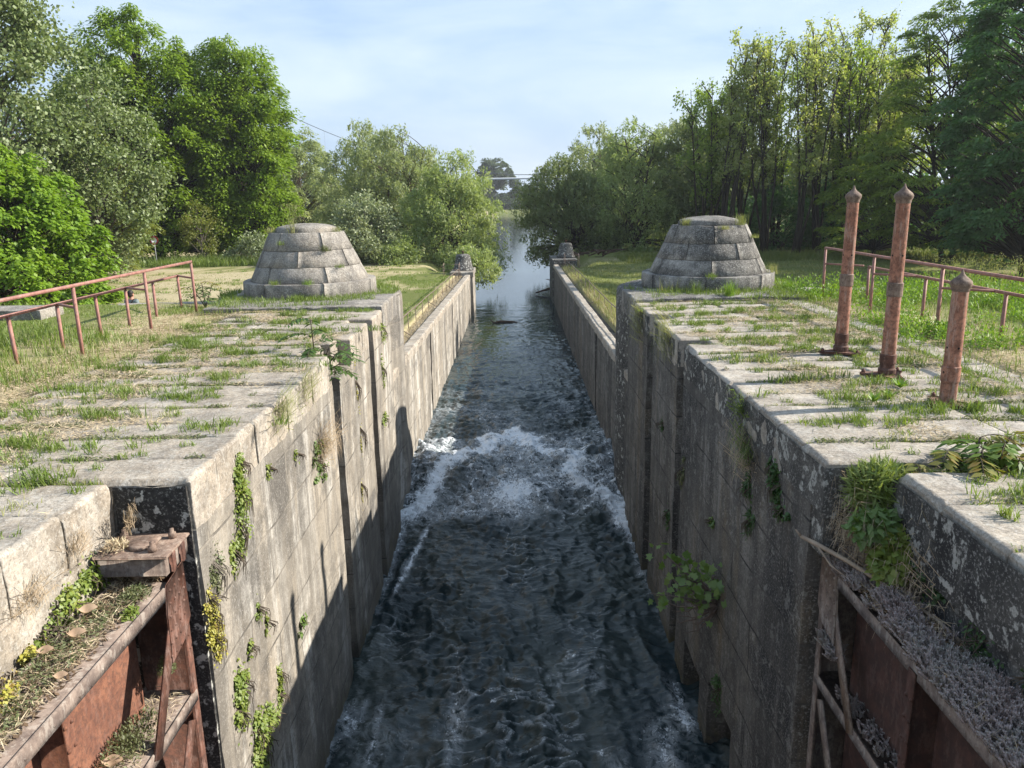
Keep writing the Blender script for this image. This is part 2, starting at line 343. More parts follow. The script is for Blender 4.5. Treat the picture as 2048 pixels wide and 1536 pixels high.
col = t.mix(soft(t, attr(t, 'dry')), green, hay); col = t.mix(soft(t, attr(t, 'sand')), col, sandc); col = t.mix(t.math('MULTIPLY', soft(t, attr(t, 'soil')), .6), col, soilc)
M_ground = t.end(t.bsdf(col, .95, t.bump(t.math('ADD', n2, n3), .6, .03), spec=.1))
go = g.build('ground', M_ground, smooth=True, kind='structure', label='meadow and lawn ground around the lock'); 
for nme, arr in zip(('sand', 'dry', 'soil'), field_masks(GX, GY)):
    a = go.data.attributes.new(nme, 'FLOAT', 'POINT'); a.data.foreach_set('value', np.ascontiguousarray(arr, np.float32).ravel())

# ------------------------------------------------------------------ water
def water_z(x, y):
    base = -5.28 + .45 * sstep(15.8, 20.5, y) - .08 * sstep(24, 40, y)
    hump = .30 * np.exp(-((y - 19.0 - .5 * np.abs(x)) / 1.5) ** 2) * (.5 + .5 * np.abs(x) / 2.6)
    near = sstep(18, 14, y); turb = np.exp(-((y - 20.5) / 4.2) ** 2); dec = .25 + .75 * np.exp(-np.clip(y - 24, 0, 100) / 11)
    r1 = 1 - 2 * np.abs(fbm(x * 1.5, y * .55, 0, 41, 3)); r2_ = fbm(x * 3.3 + .6 * y, y * 2.0, 0, 43, 4); r3 = 1 - 2 * np.abs(vnoise(x * 5.2 + .5 * r2_, y * 3.4 + x, 0, 47)); r4 = 1 - 2 * np.abs(fbm(x * 3.0 + .3 * r1, y * 2.6 - .5 * x, 0, 48, 2))
    flow = near * (.050 * r1 + .020 * r2_ + .022 * fbm(x * 1.5 + .4 * r1, y * 3.0, 0, 57, 3)) + (1 - near) * dec * (.05 * fbm(x * .9, y * 1.9, 0, 49, 4) + .020 * r2_ + .016 * r4)
    wob_ = .35 * fbm(x * 1.3, y * 1.0, 0, 58, 2); amp_ = .45 + .75 * np.clip(.5 + 1.1 * fbm(x * .8, y * .45, 0, 59, 3), 0, 1.2)
    rp1 = 1 - 2.2 * np.abs(fbm(x * 2.3 + wob_, y * 4.4 + 2.2 * wob_ + .4 * x, 0, 71, 3)); rp2 = fbm(x * 3.8 - wob_, y * 8.5 + 2 * wob_, 0, 73, 3)
    rip = (.040 * rp1 + .026 * rp2) * amp_ * (near + (1 - near) * dec * sstep(46, 30, y))
    boil = turb * (.10 * fbm(x * 2.2, y * 2.0, 0, 51, 4) + .035 * vnoise(x * 9, y * 9, 0, 53))
    z = base + hump + flow + boil + rip
    k = sstep(52.5, 44, y); return z * k + (1 - k) * (-4.915 + .012 * fbm(x * 1.1, y * 1.6, 0, 55, 2) * sstep(53, 51, y))
def foam_f(x, y):
    n = fbm(x * 1.1, y * .9, 0, 61, 4)
    v = np.exp(-((y - (17.3 + (2.5 - np.abs(x)) * 2.4) + .9 * n) / .95) ** 2) * .95       # the V of breaking water
    c = np.exp(-((x / .75) ** 2 + ((y - 18.0) / 1.0) ** 2)) * .95
    sp = .50 * sstep(16.6, 17.4, y) * sstep(25, 21, y) * np.clip(.7 + .5 * n, 0, 1)
    tail = .30 * sstep(22, 24, y) * sstep(33, 25, y) * np.clip(.5 + n, 0, 1)
    wl = .5 * np.exp(-((2.62 - np.abs(x)) / .16) ** 2) * sstep(33, 17, y) * sstep(11, 16, y)
    st = np.clip(fbm(x * 2.4, y * .5, 0, 67, 4) - .30, 0, 1) * sstep(13, 8.5, y) * .9 * sstep(.5, 1.5, np.abs(x - .2)) + .10 * sstep(14, 9, y)
    ctr = .55 * np.clip(.35 + 1.1 * n, 0, 1) * (np.exp(-((x - 2.2) / .4) ** 2) * sstep(10.8, 8.8, y) + .8 * np.exp(-((x + 1.85) / .5) ** 2) * sstep(10.2, 8.6, y) + .5 * np.exp(-((x + .15 + .2 * np.sin(y * 2)) / .12) ** 2) * sstep(10, 9, y))
    wob_ = .35 * fbm(x * 1.3, y * 1.0, 0, 58, 2); rp1 = 1 - 2.2 * np.abs(fbm(x * 2.3 + wob_, y * 4.4 + 2.2 * wob_ + .4 * x, 0, 71, 3))
    cap = .30 * np.clip((rp1 - .55) * 3, 0, 1) * np.clip(.1 + 1.6 * fbm(x * .9, y * .5, 0, 69, 3), 0, 1) * sstep(30, 20, y)
    dl = .7 * np.exp(-((x + 2.45 - (y - 13) * .12) / .07) ** 2) * sstep(13, 14, y) * sstep(18.5, 16, y)
    return np.clip(np.maximum.reduce([v, c, sp, tail, wl, ctr, dl]) + st + cap, 0, 1)
wx = np.arange(-3.36, 3.37, .028); wy = np.concatenate([np.arange(5.5, 27, .024), np.arange(27, 53.05, .07)])
WX, WY = np.meshgrid(wx, wy); WZ = water_z(WX, WY)
t = NT('channel_water'); p = t.pos(); fo = attr(t, 'foam')
web = t.math('ABSOLUTE', t.math('SUBTRACT', t.noise(t.map(p, (1, .75, 1)), 4.2, 8, .72, .8), .5)); web = t.ramp(web, (.0, 1), (.10, 0))
spk = t.noise(p, 26, 6, .75)
fm = t.math('ADD', t.math('MULTIPLY', fo, 1.0), t.math('ADD', t.math('MULTIPLY', t.math('SUBTRACT', t.noise(t.map(p, (1, .6, 1)), 6.5, 9, .78, 1.0), .5), 2.6), t.math('MULTIPLY', t.math('SUBTRACT', spk, .5), 1.7)))
fmask = t.math('MULTIPLY', t.ramp(fm, (.52, 0), (.80, 1)), t.ramp(fo, (.03, 0), (.2, 1)))
fmask = t.math('MAXIMUM', fmask, t.math('MULTIPLY', t.math('MULTIPLY', web, t.ramp(fo, (.1, 0), (.6, 1))), .5))
rid = t.math('ABSOLUTE', t.math('SUBTRACT', t.noise(t.map(p, (1, .8, 1)), 4.5, 7, .66, 1.2), .5))
chop = attr(t, 'chop'); farw = t.noise(t.map(p, (.6, 1.5, 1)), 1.5, 6, .65, .5)
nb0 = t.bump(farw, .10, .08)
rip = t.noise(t.map(p, (3.4, 7.2, 1)), 1.0, 5, .56, .9); rip2 = t.math('ABSOLUTE', t.math('SUBTRACT', t.noise(t.map(p, (2.6, 5.0, 1), (4, 9, 2)), 1.0, 5, .6, 1.4), .5))
calm = t.ramp(t.noise(t.map(p, (1, .45, 1)), .9, 4, .6), (.36, .45), (.6, 1))
nb = t.bump(t.math('ADD', t.math('MULTIPLY', rip2, 1.1), t.math('MULTIPLY', rip, .8)), .5, .13, nb0)
wc = t.mix(t.ramp(t.noise(t.map(p, (1, .4, 1)), .8, 4), (.42, 0), (.7, 1)), (.016, .029, .034), (.038, .050, .046))
wat = t.bsdf(wc, .05, nb, spec=.5, IOR=1.33)
fs = t.bsdf((.62, .66, .70), .75, t.bump(spk, .5, .02))
t.set([n_ for n_ in t.t.nodes if n_.bl_idname == 'ShaderNodeBump'][1], 'Strength', t.math('MULTIPLY', t.math('MULTIPLY', chop, calm), .45))
M_water = t.end(t.n('ShaderNodeMixShader', {0: fmask, 1: wat, 2: fs}).outputs[0])
wm = MB(); wm.grid(np.stack([WX, WY, WZ], -1)); wob = wm.build('canal_water', M_water, smooth=True, kind='structure', label='dark rushing canal water with a white foaming wave')
a = wob.data.attributes.new('chop', 'FLOAT', 'POINT'); a.data.foreach_set('value', (sstep(52, 20, WY) ** 1.3).astype(np.float32).ravel())
a = wob.data.attributes.new('foam', 'FLOAT', 'POINT'); a.data.foreach_set('value', foam_f(WX, WY).astype(np.float32).ravel())
rv = MB(); RX, RY = np.meshgrid(np.array([-400, -200, -100, -50, -20, 0, 20, 50, 100, 200, 400.]), np.array([53, 80, 120, 200, 300, 352.])); rv.grid(np.stack([RX, RY, 0 * RX - 4.915], -1))
rv.build('river_water', M_water, kind='structure', label='calm pale river beyond the canal mouth')
# ------------------------------------------------------------------ lock walls
def disp(P, s=0, a=.012):
    d = np.stack([fbm(P[..., 0] * 4, P[..., 1] * 4, P[..., 2] * 4, s + k * 5, 3) for k in range(3)], -1)
    return P + d * a
def wall_panel(mb, sg, xf, y0, y1, z0, z1f, depth, xb, cell=.11, s=0, amp=.010, top=True):
    ny = max(2, int(round((y1 - y0) / cell))); ye = np.linspace(y0, y1, ny + 1)
    for br in depth.get('ybreaks', []):
        i = np.argmin(abs(ye - br)); ye[i] = br
    z1m = max(z1f(y0), z1f(y1)); nz = max(2, int(round((z1m - z0) / (cell * 1.3)))); te = np.linspace(0, 1, nz + 1)
    for br in depth.get('zbreaks', []):
        k = (br - z0) / (z1m - z0); i = np.argmin(abs(te - k)); te[i] = k
    D = depth['f']; yc = (ye[1:] + ye[:-1]) / 2; zc = z0 + (te[1:] + te[:-1]) / 2 * (z1m - z0)
    dm = np.array([[D(y, z) for z in zc] for y in yc])
    zt = np.array([z1f(y) for y in ye])
    def P(i, j, d): return np.stack([sg * (xf(ye[i]) + d), ye[i], z0 + (zt[i] - z0) * te[j]], -1)
    I, J = np.meshgrid(np.arange(ny), np.arange(nz), indexing='ij'); d = dm[I, J]
    q = np.stack([P(I, J, d), P(I + 1, J, d), P(I + 1, J + 1, d), P(I, J + 1, d)], 2).reshape(-1, 4, 3)
    quads = [q]
    for (di, dj) in ((1, 0), (0, 1)):
        A = (slice(0, ny - di), slice(0, nz - dj)); d0 = dm[:ny - di, :nz - dj]; d1 = dm[di:, dj:]
        ii, jj = np.nonzero(d0 != d1); a0 = d0[ii, jj]; a1 = d1[ii, jj]
        if len(ii) == 0: continue
        i0, j0 = ii + di, jj + dj; i1, j1 = i0 + (1 - di), j0 + (1 - dj)
        ns = 3
        for k in range(ns):
            b0 = a0 + (a1 - a0) * k / ns; b1 = a0 + (a1 - a0) * (k + 1) / ns
            quads.append(np.stack([P(i0, j0, b0), P(i1, j1, b0), P(i1, j1, b1), P(i0, j0, b1)], 1))
    ends = [ye[0], ye[-1]]; nx = 5
    for e, iy in ((0, 0), (-1, ny)):
        xs = np.stack([np.linspace(xf(ye[iy]) + dm[e, j], xb, nx + 1) for j in range(nz)])
        for k in range(nx):
            for j in range(nz):
                zz0 = z0 + (zt[iy] - z0) * te[j]; zz1 = z0 + (zt[iy] - z0) * te[j + 1]
                quads.append(np.array([[[sg * xs[j, k], ye[iy], zz0], [sg * xs[j, k + 1], ye[iy], zz0], [sg * xs[j, k + 1], ye[iy], zz1], [sg * xs[j, k], ye[iy], zz1]]]))
    if top:
        for i in range(ny):
            xs = np.linspace(xf(yc[i]) + dm[i, -1], xb, nx + 1)
            for k in range(nx):
                quads.append(np.array([[[sg * xs[k], ye[i], zt[i]], [sg * xs[k], ye[i + 1], zt[i + 1]], [sg * xs[k + 1], ye[i + 1], zt[i + 1]], [sg * xs[k + 1], ye[i], zt[i]]]]))
    Q = np.concatenate(quads); Q = disp(Q, s, amp); Q = Q + .012 * np.stack([vnoise(Q[..., 0] * .9, Q[..., 1] * .9, Q[..., 2] * .9, s + 77)] + [0 * Q[..., 0]] * 2, -1)
    mb.add(Q.reshape(-1, 3), np.arange(len(Q) * 4).reshape(-1, 4))
ERING = np.array([0, .012, .04]); EDROP = np.array([.026, .006, 0])
def slab(mb, x0, x1, y0, y1, z=0, depth=.1, s=0, step=.13, tilt=(0, 0), worn=1.0):
    if x1 < x0: x0, x1 = x1, x0
    def ax(a, b):
        n = max(1, int((b - a - .1) / step)); q = np.concatenate([a + ERING, np.linspace(a + .05, b - .05, n + 1), (b - ERING)[::-1]])
        e = np.concatenate([EDROP, np.zeros(n + 1), EDROP[::-1]]); return q, e
    xa, ex = ax(x0, x1); ya, ey = ax(y0, y1)
    X, Y = np.meshgrid(xa, ya, indexing='ij'); E = np.maximum(ex[:, None], ey[None, :]) + .4 * np.minimum(ex[:, None], ey[None, :])
    n = fbm(X * 3, Y * 3, s * 1.37, 11, 4); nf = vnoise(X * 11, Y * 11, s * .7, 12)
    chip = np.clip(fbm(X * 5, Y * 5, s * 2.1, 15, 3) - .25, 0, 1) * (E > .005) * .09 * worn
    Z = z - E * (1 + .5 * n) * worn + .010 * n + .004 * nf - chip + tilt[0] * (X - x0) + tilt[1] * (Y - y0)
    cx, cy_ = (x0 + x1) / 2, (y0 + y1) / 2
    k = .013 * np.clip(fbm(X * 2.5, Y * 2.5, s * 1.9, 19, 3), -.3, 1) * (E > .002) * worn
    X = X - np.sign(X - cx) * k; Y = Y - np.sign(Y - cy_) * k
    P = np.stack([X, Y, Z], -1)
    nz = 2 if depth < .2 else 5
    mb.grid(P)
    per = np.concatenate([P[:, 0], P[-1, 1:], P[-2::-1, -1], P[0, -2:0:-1]])
    rings = [per]
    for q in range(1, nz + 1):
        r_ = per.copy(); r_[:, 2] = z - .045 - (depth - .045) * q / nz; rings.append(disp(r_, s, .014))
    G = np.stack(rings); m = len(per); i = np.arange(nz)[:, None] * m; j = np.arange(m)[None]; j1 = (j + 1) % m
    mb.add(G.reshape(-1, 3), np.stack([i + j, i + m + j, i + m + j1, i + j1], -1).reshape(-1, 4))

def rows_slabs(mbs, sg, rows, xs0, xmax, seed):
    r_ = np.random.default_rng(seed)
    for k, (y0, y1, xin) in enumerate(rows):
        x = xin; first = True
        while x < xmax - .3:
            ln = r_.uniform(1.55, 2.2) if first else r_.uniform(.9, 2.0)
            if x + ln > xmax - .4: ln = xmax - x + r_.uniform(-.1, .25)
            gp = r_.uniform(.004, .016)
            mb = mbs[0] if first else mbs[1]
            slab(mb, sg * (x + (0 if first else gp)), sg * (x + ln - gp), y0 + gp, y1 - gp, r_.uniform(-.012, .012) - (0 if first else .006), .46 if first else .1, seed * 31 + k * 7 + int(x * 5), tilt=(r_.uniform(-.004, .004), r_.uniform(-.012, .012)))
            x += ln; first = False
def splitrows(a, b, pitch, xin, seed):
    r_ = np.random.default_rng(seed); n = max(1, int(round((b - a) / pitch))); e = np.linspace(a, b, n + 1); e[1:-1] += r_.uniform(-.05, .05, n - 1)
    return [(e[i], e[i + 1], xin) for i in range(n)]

# left wall
WL = empty('lock_wall', (-3.0, 5.9, 0), 'sunlit pale lock wall with streaked face, grassy slabs on top', 'wall', 'lock walls')
rows = splitrows(5.95, 11.05, .57, 2.65, 1) + splitrows(11.05, 11.5, .45, 3.12, 2) + [(11.5, 12.0, 2.98), (12.0, 12.45, 2.86)] + splitrows(12.45, 14.07, .55, 2.65, 3) + splitrows(14.07, 14.57, .5, 3.08, 4) + splitrows(14.57, 15.75, .58, 2.65, 5)
cp, pv = MB(), MB(); rows_slabs((cp, pv), -1, rows, 0, 5.6, 3)
near = splitrows(.4, 5.93, .68, 3.31, 6); rowsL = rows + near; rows_slabs((cp, pv), -1, near, 0, 5.3, 9)
cp.build('coping', M_slab, WL); pv.build('paving', M_slab, WL)
def dl(y, z):
    if 11.05 < y < 11.5: return .45
    if 14.07 < y < 14.57: return .42
    return 0
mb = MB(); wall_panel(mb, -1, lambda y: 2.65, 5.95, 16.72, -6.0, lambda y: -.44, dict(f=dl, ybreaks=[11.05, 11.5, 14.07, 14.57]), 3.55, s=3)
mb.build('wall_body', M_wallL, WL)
mb = MB(); wall_panel(mb, -1, lambda y: 3.30, .2, 5.96, -6.0, lambda y: -.44, dict(f=lambda y, z: 0), 4.1, s=4, cell=.16)
mb.build('recess_wall', M_slab, WL)
# wall end beside the gate, two courses: shade and stain in the black
mb = MB(); wall_panel(mb, -1, lambda y: 2.675, 5.92, 5.962, -5.9, lambda y: -.045, dict(f=lambda y, z: 0), 3.29, s=5, top=False)
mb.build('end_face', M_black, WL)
# right wall
WR = empty('lock_wall', (3.0, 5.9, 0), 'shaded streaked lock wall with shade toned into its stone, below the paved deck with rusty pipes', 'wall', 'lock walls')
rows = splitrows(6.1, 11.41, .6, 2.62, 11) + splitrows(11.41, 11.85, .44, 3.06, 12) + splitrows(11.85, 13.96, .53, 2.62, 13) + splitrows(13.96, 14.6, .6, 2.98, 14) + splitrows(14.6, 16.2, .55, 2.62, 15)
cp, pv = MB(), MB(); rows_slabs((cp, pv), 1, rows, 0, 5.62, 17)
near = splitrows(.4, 5.83, .7, 3.09, 16); rowsR = rows + near; rows_slabs((cp, pv), 1, near, 0, 5.6, 19)
cp.build('coping', M_slabR, WR); pv.build('paving', M_slabR, WR)
mb = MB()
for k, (a, b) in enumerate(((6.9, 7.9), (7.95, 9.0), (9.05, 10.2), (10.25, 11.0), (11.05, 12.3), (12.4, 13.6), (13.7, 15.0), (15.05, 16.2))): slab(mb, 5.78, 6.2, a, b, -.01, .1, 300 + k)
mb.build('gutter_edge', M_slabR, WR)
def dr(y, z):
    if 11.41 < y < 11.85: return .43
    if 13.96 < y < 14.6: return .38
    if 9.75 < y < 10.75 and z < -4.55: return .35
    if 8.2 < y < 9.3 and z < -4.25: return .35
    return 0
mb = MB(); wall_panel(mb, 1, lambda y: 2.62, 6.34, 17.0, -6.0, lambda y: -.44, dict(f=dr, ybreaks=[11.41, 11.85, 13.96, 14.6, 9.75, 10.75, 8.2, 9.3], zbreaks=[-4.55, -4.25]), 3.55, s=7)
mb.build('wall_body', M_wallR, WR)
mb = MB(); wall_panel(mb, 1, lambda y: 2.635, 6.1, 6.45, -.86, lambda y: -.44, dict(f=lambda y, z: 0), 3.5, s=8)
wall_panel(mb, 1, lambda y: 2.612, 6.08, 11.40, -.46, lambda y: -.05, dict(f=lambda y, z: 0), 2.66, s=9, top=False); wall_panel(mb, 1, lambda y: 2.612, 11.86, 13.95, -.46, lambda y: -.05, dict(f=lambda y, z: 0), 2.66, s=9, top=False); wall_panel(mb, 1, lambda y: 2.612, 14.61, 16.2, -.46, lambda y: -.05, dict(f=lambda y, z: 0), 2.66, s=9, top=False)
wall_panel(mb, 1, lambda y: 2.615, 6.078, 6.12, -.5, lambda y: -.045, dict(f=lambda y, z: 0), 4.3, s=19, top=False)
wall_panel(mb, 1, lambda y: 3.055, .2, 5.83, -.62, lambda y: -.06, dict(f=lambda y, z: 0), 3.12, s=12, top=False)
wall_panel(mb, 1, lambda y: 3.07, 5.84, 5.86, -.62, lambda y: -.06, dict(f=lambda y, z: 0), 4.2, s=13, top=False)
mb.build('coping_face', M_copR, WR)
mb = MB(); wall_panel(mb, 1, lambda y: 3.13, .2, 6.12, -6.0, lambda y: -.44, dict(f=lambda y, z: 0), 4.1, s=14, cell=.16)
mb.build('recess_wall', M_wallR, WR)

# ------------------------------------------------------------------ round stone turrets
def turret(cx, label, mat, gmat, seed):
    cyy = 18.62; T = empty('stone_turret', (cx, cyy, 0), label, 'bollard', 'conical stone turrets at the lock head')
    r_ = np.random.default_rng(seed)
    mb = MB(); prof = [(0, -5.9)] + [(2.15, z) for z in np.arange(-5.9, -.1, .3)] + [(2.15, -.06), (2.12, .02), (2.06, .06), (1.2, .06)]
    mb.lathe(prof, (cx, cyy, 0), 72); mb.v[-1] = disp(mb.v[-1], seed, .02)
    mb.build('drum', gmat, T)
    sg = np.sign(cx); mb = MB(); xa, xb = cx - sg * 2.14, cx + sg * 1.6
    slab(mb, xa, (xa + xb) / 2 - .01, 16.22 if sg > 0 else 15.82, 17.9, .085, .5, seed, worn=.7); slab(mb, (xa + xb) / 2 + .01, xb, 16.3 if sg > 0 else 15.9, 17.9, .075, .3, seed + 1, worn=.7)
    mb.build('step_slab', mat, T)
    def ring(prof_o, rin, nblk, off, mbx, gap=.007, jz=.002):
        for k in range(nblk):
            a0 = off + 2 * np.pi * k / nblk; a1 = off + 2 * np.pi * (k + 1) / nblk; gz = r_.uniform(-jz, jz); gr = r_.uniform(-.002, .002); b = .008
            po = [(a + gr, z + gz) for a, z in prof_o]
            q = [(rin, po[0][1])] + [(po[0][0] - b, po[0][1])] + [(po[0][0], po[0][1] + b)] + po[1:-1] + [(po[-1][0], po[-1][1] - b), (po[-1][0] - b, po[-1][1])] + [(rin, po[-1][1])]
            mbx.lathe(q, (cx, cyy, 0), 12, a0 + gap / po[0][0], a1 - gap / po[0][0]); mbx.v[-1] = disp(mbx.v[-1], seed, .010)
    mb = MB(); ring([(1.545, .07), (1.55, .22), (1.545, .40)], 1.1, 7, .35 + seed, mb); mb.build('base_ring', mat, T)
    mb = MB(); hs = [(.40, 1.375, .74, 1.215), (.745, 1.209, 1.10, 1.045), (1.105, 1.039, 1.50, .872)]
    for k, (z0, ra, z1, rb) in enumerate(hs):
        m_ = (ra + rb) / 2 + .004; ring([(ra, z0), (m_, (z0 + z1) / 2), (rb, z1)], .3, 6, seed * .7 + k * .55, mb)
    mb.build('cone', mat, T)
    mb = MB(); q = [(0, 1.49), (.705, 1.49), (.72, 1.505), (.72, 1.555), (.708, 1.575)] + [(.708 * math.cos(a), 1.575 + .125 * math.sin(a)) for a in np.linspace(.06, np.pi / 2, 9)]
    mb.lathe(q, (cx, cyy, 0), 48); mb.v[-1] = disp(mb.v[-1], seed, .008); autosmooth(mb.build('cap_stone', mat, T), 40)
    return T
turret(-4.80, 'squat conical stone turret by the sunlit wall, tall oat stalks on its cap', M_turret, M_wallL, 3)
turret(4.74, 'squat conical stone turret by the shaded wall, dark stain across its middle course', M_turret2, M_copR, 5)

# ------------------------------------------------------------------ lower channel walls, end piers
def lower_wall(sg, x0, x1, y0, y1, zt0, zt1, label, mat, slot):
    o = empty('channel_wall', (sg * x0, y0, zt0), label, 'wall', 'channel walls below the lock')
    xf = lambda y: x0 + (x1 - x0) * (y - y0) / (y1 - y0); zf = lambda y: zt0 + (zt1 - zt0) * (y - y0) / (y1 - y0)
    def f(y, z): return .16 if slot < y < slot + .35 else (.05 if slot + 9 < y < slot + 9.25 else 0)
    mb = MB(); wall_panel(mb, sg, xf, y0, y1, -6.2, lambda y: zf(y) - .2, dict(f=f, ybreaks=[slot, slot + .35, slot + 9, slot + 9.25]), 3.5, cell=.2, s=21 + sg, amp=.014); mb.build('wall_body', mat, o)
    mb = MB(); y = y0; r_ = np.random.default_rng(40 + sg)
    while y < y1 - .4:
        l = min(r_.uniform(1.1, 1.7), y1 - y); k = MB()
        slab(k, 0, .34, y + .01, y + l - .01, 0, .22, int(y * 10)); v = k.v
        for q in v:
            q[:, 2] += np.array([zf(a) for a in q[:, 1]]); q[:, 0] = sg * (q[:, 0] + np.array([xf(a) for a in q[:, 1]]) - .015)
        mb.add(np.concatenate(v), *k.f); y += l
    mb.build('coping', M_slab if sg < 0 else M_slabR, o)
    return o
lower_wall(-1, 2.74, 2.46, 16.9, 47.6, -1.66, -2.36, 'sunlit channel wall with a low railing above it, below the lock', M_wallL, 24.8)
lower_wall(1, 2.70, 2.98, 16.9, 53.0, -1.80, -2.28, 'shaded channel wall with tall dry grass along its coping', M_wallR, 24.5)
def pier(sg, xa, xb, ya, yb, zt, bx, by, bz, label, mat):
    o = empty('end_pier', (sg * xa, ya, zt), label, 'pier', 'piers at the canal mouth')
    mb = MB(); wall_panel(mb, sg, lambda y: xa, ya, yb, -6.2, lambda y: zt - .3, dict(f=lambda y, z: 0), xb, cell=.2, s=31); slab(mb, sg * (xa - .04), sg * xb, ya - .04, yb, zt, .3, 55)
    mb.build('pier_body', mat, o)
    mb = MB(); mb.lathe([(0, 0), (.66, 0), (.66, .1), (.60, .13), (.44, .88), (.36, .98), (0, 1.02)], (bx, by, bz), 12); mb.v[-1] = disp(mb.v[-1], 8, .03)
    b = mb.build('bollard', M_copR, o); mb = MB(); mb.lathe([(0, 1.0), (.05, 1.0), (.05, 1.14), (.09, 1.15), (.09, 1.19), (0, 1.2)], (bx, by, bz), 8); mb.build('pin', M_rust, b)
pier(-1, 2.30, 3.7, 47.62, 51, -2.2, -2.95, 49.2, -2.2, 'small pier with dark stub bollard under the overhanging willow', M_wallL)
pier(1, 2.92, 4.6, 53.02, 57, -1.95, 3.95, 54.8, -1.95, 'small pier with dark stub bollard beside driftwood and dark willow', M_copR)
# retaining walls behind the lock decks
def retain(x0, x1, y0, y1, label):
    o = empty('retaining_wall', ((x0 + x1) / 2, (y0 + y1) / 2, 0), label, 'wall')
    mb = MB(); n = 6; xs = np.linspace(x0, x1, n + 1)
    for k in range(n):
        ya = y0 + (y1 - y0) * (k + .5) / n; slab(mb, xs[k] + .01, xs[k + 1] - .01, ya, ya + .42, -.01, .3, 70 + k)
    mb.build('coping', M_turret, o)
    mb = MB(); a = min(y0, y1)
    for k in range(n):
        ya = y0 + (y1 - y0) * (k + .5) / n; mb.box((xs[k], ya + .05, -2.6), (xs[k + 1], ya + .37, -.2))
    mb.build('wall_body', M_turret, o)
retain(-14.5, -6.3, 16.55, 17.6, 'low grey stone coping behind the grass, between turret and shrub')
retain(6.4, 13.0, 18.1, 17.2, 'low pale stone coping half hidden behind bright weeds')
mb = MB(); slab(mb, -12.5, -9.35, 15.25, 16.05, .2, .5, 91, worn=.6); o = mb.build('stone_block', M_turret, label='long flat grey stone block lying in the grass beyond the red handrail', category='block')

# ------------------------------------------------------------------ handrails on the decks
def handrail(sg, xt, xl, ty, ly, arms, label, h=1.02, hl=.69, wd=.042, lean=.0):
    o = empty('handrail', (sg * xt, ty[-1], 0), label, 'handrail', 'red handrails on the lock decks')
    r_ = np.random.default_rng(5 + int(sg))
    for y in ty:
        mb = MB(); mb.bar((sg * xt + r_.uniform(-.01, .01), y + r_.uniform(-.02, .02), -.25), (sg * xt, y, h - wd / 2), wd); mb.build('post', M_rail, o)
    for y in ly:
        mb = MB(); mb.bar((sg * xl + r_.uniform(-.015, .015), y + r_.uniform(-.03, .03), -.3), (sg * xl, y, hl - wd / 2), wd); mb.build('short_post', M_rail, o)
    e = .02
    mb = MB(); mb.bar((sg * xt, min(ty) - e, h), (sg * xt, max(ty) + e, h + .012), wd + .004); mb.build('top_rail', M_rail, o)
    mb = MB(); mb.bar((sg * xl, min(ly) - e, hl), (sg * xl, max(ly) + e, hl - .005), wd + .002); mb.build('lower_rail', M_rail, o)
    for a, b in arms:
        mb = MB(); mb.bar((sg * xt, a, hl + .004), (sg * xl, b, hl - .004), wd * .85); mb.build('arm', M_rail, o)
handrail(-1, 6.6, 7.2, [6.6, 9.25, 11.66, 14.0, 16.1], [6.2, 8.6, 9.8, 10.97, 12.2, 13.36, 14.44, 15.58, 16.78], [(11.66, 12.2), (14.0, 14.44), (16.1, 16.78)], 'red stepped handrail on the sunny deck, person standing beyond it')
handrail(1, 6.8, 7.4, [7.5, 9.85, 12.15, 14.48, 16.75], [7.0, 9.2, 11.45, 13.72, 15.95], [(16.75, 16.2), (14.48, 14.0), (12.15, 11.7)], 'dull red stepped handrail behind the rusty pipes in bright weeds')

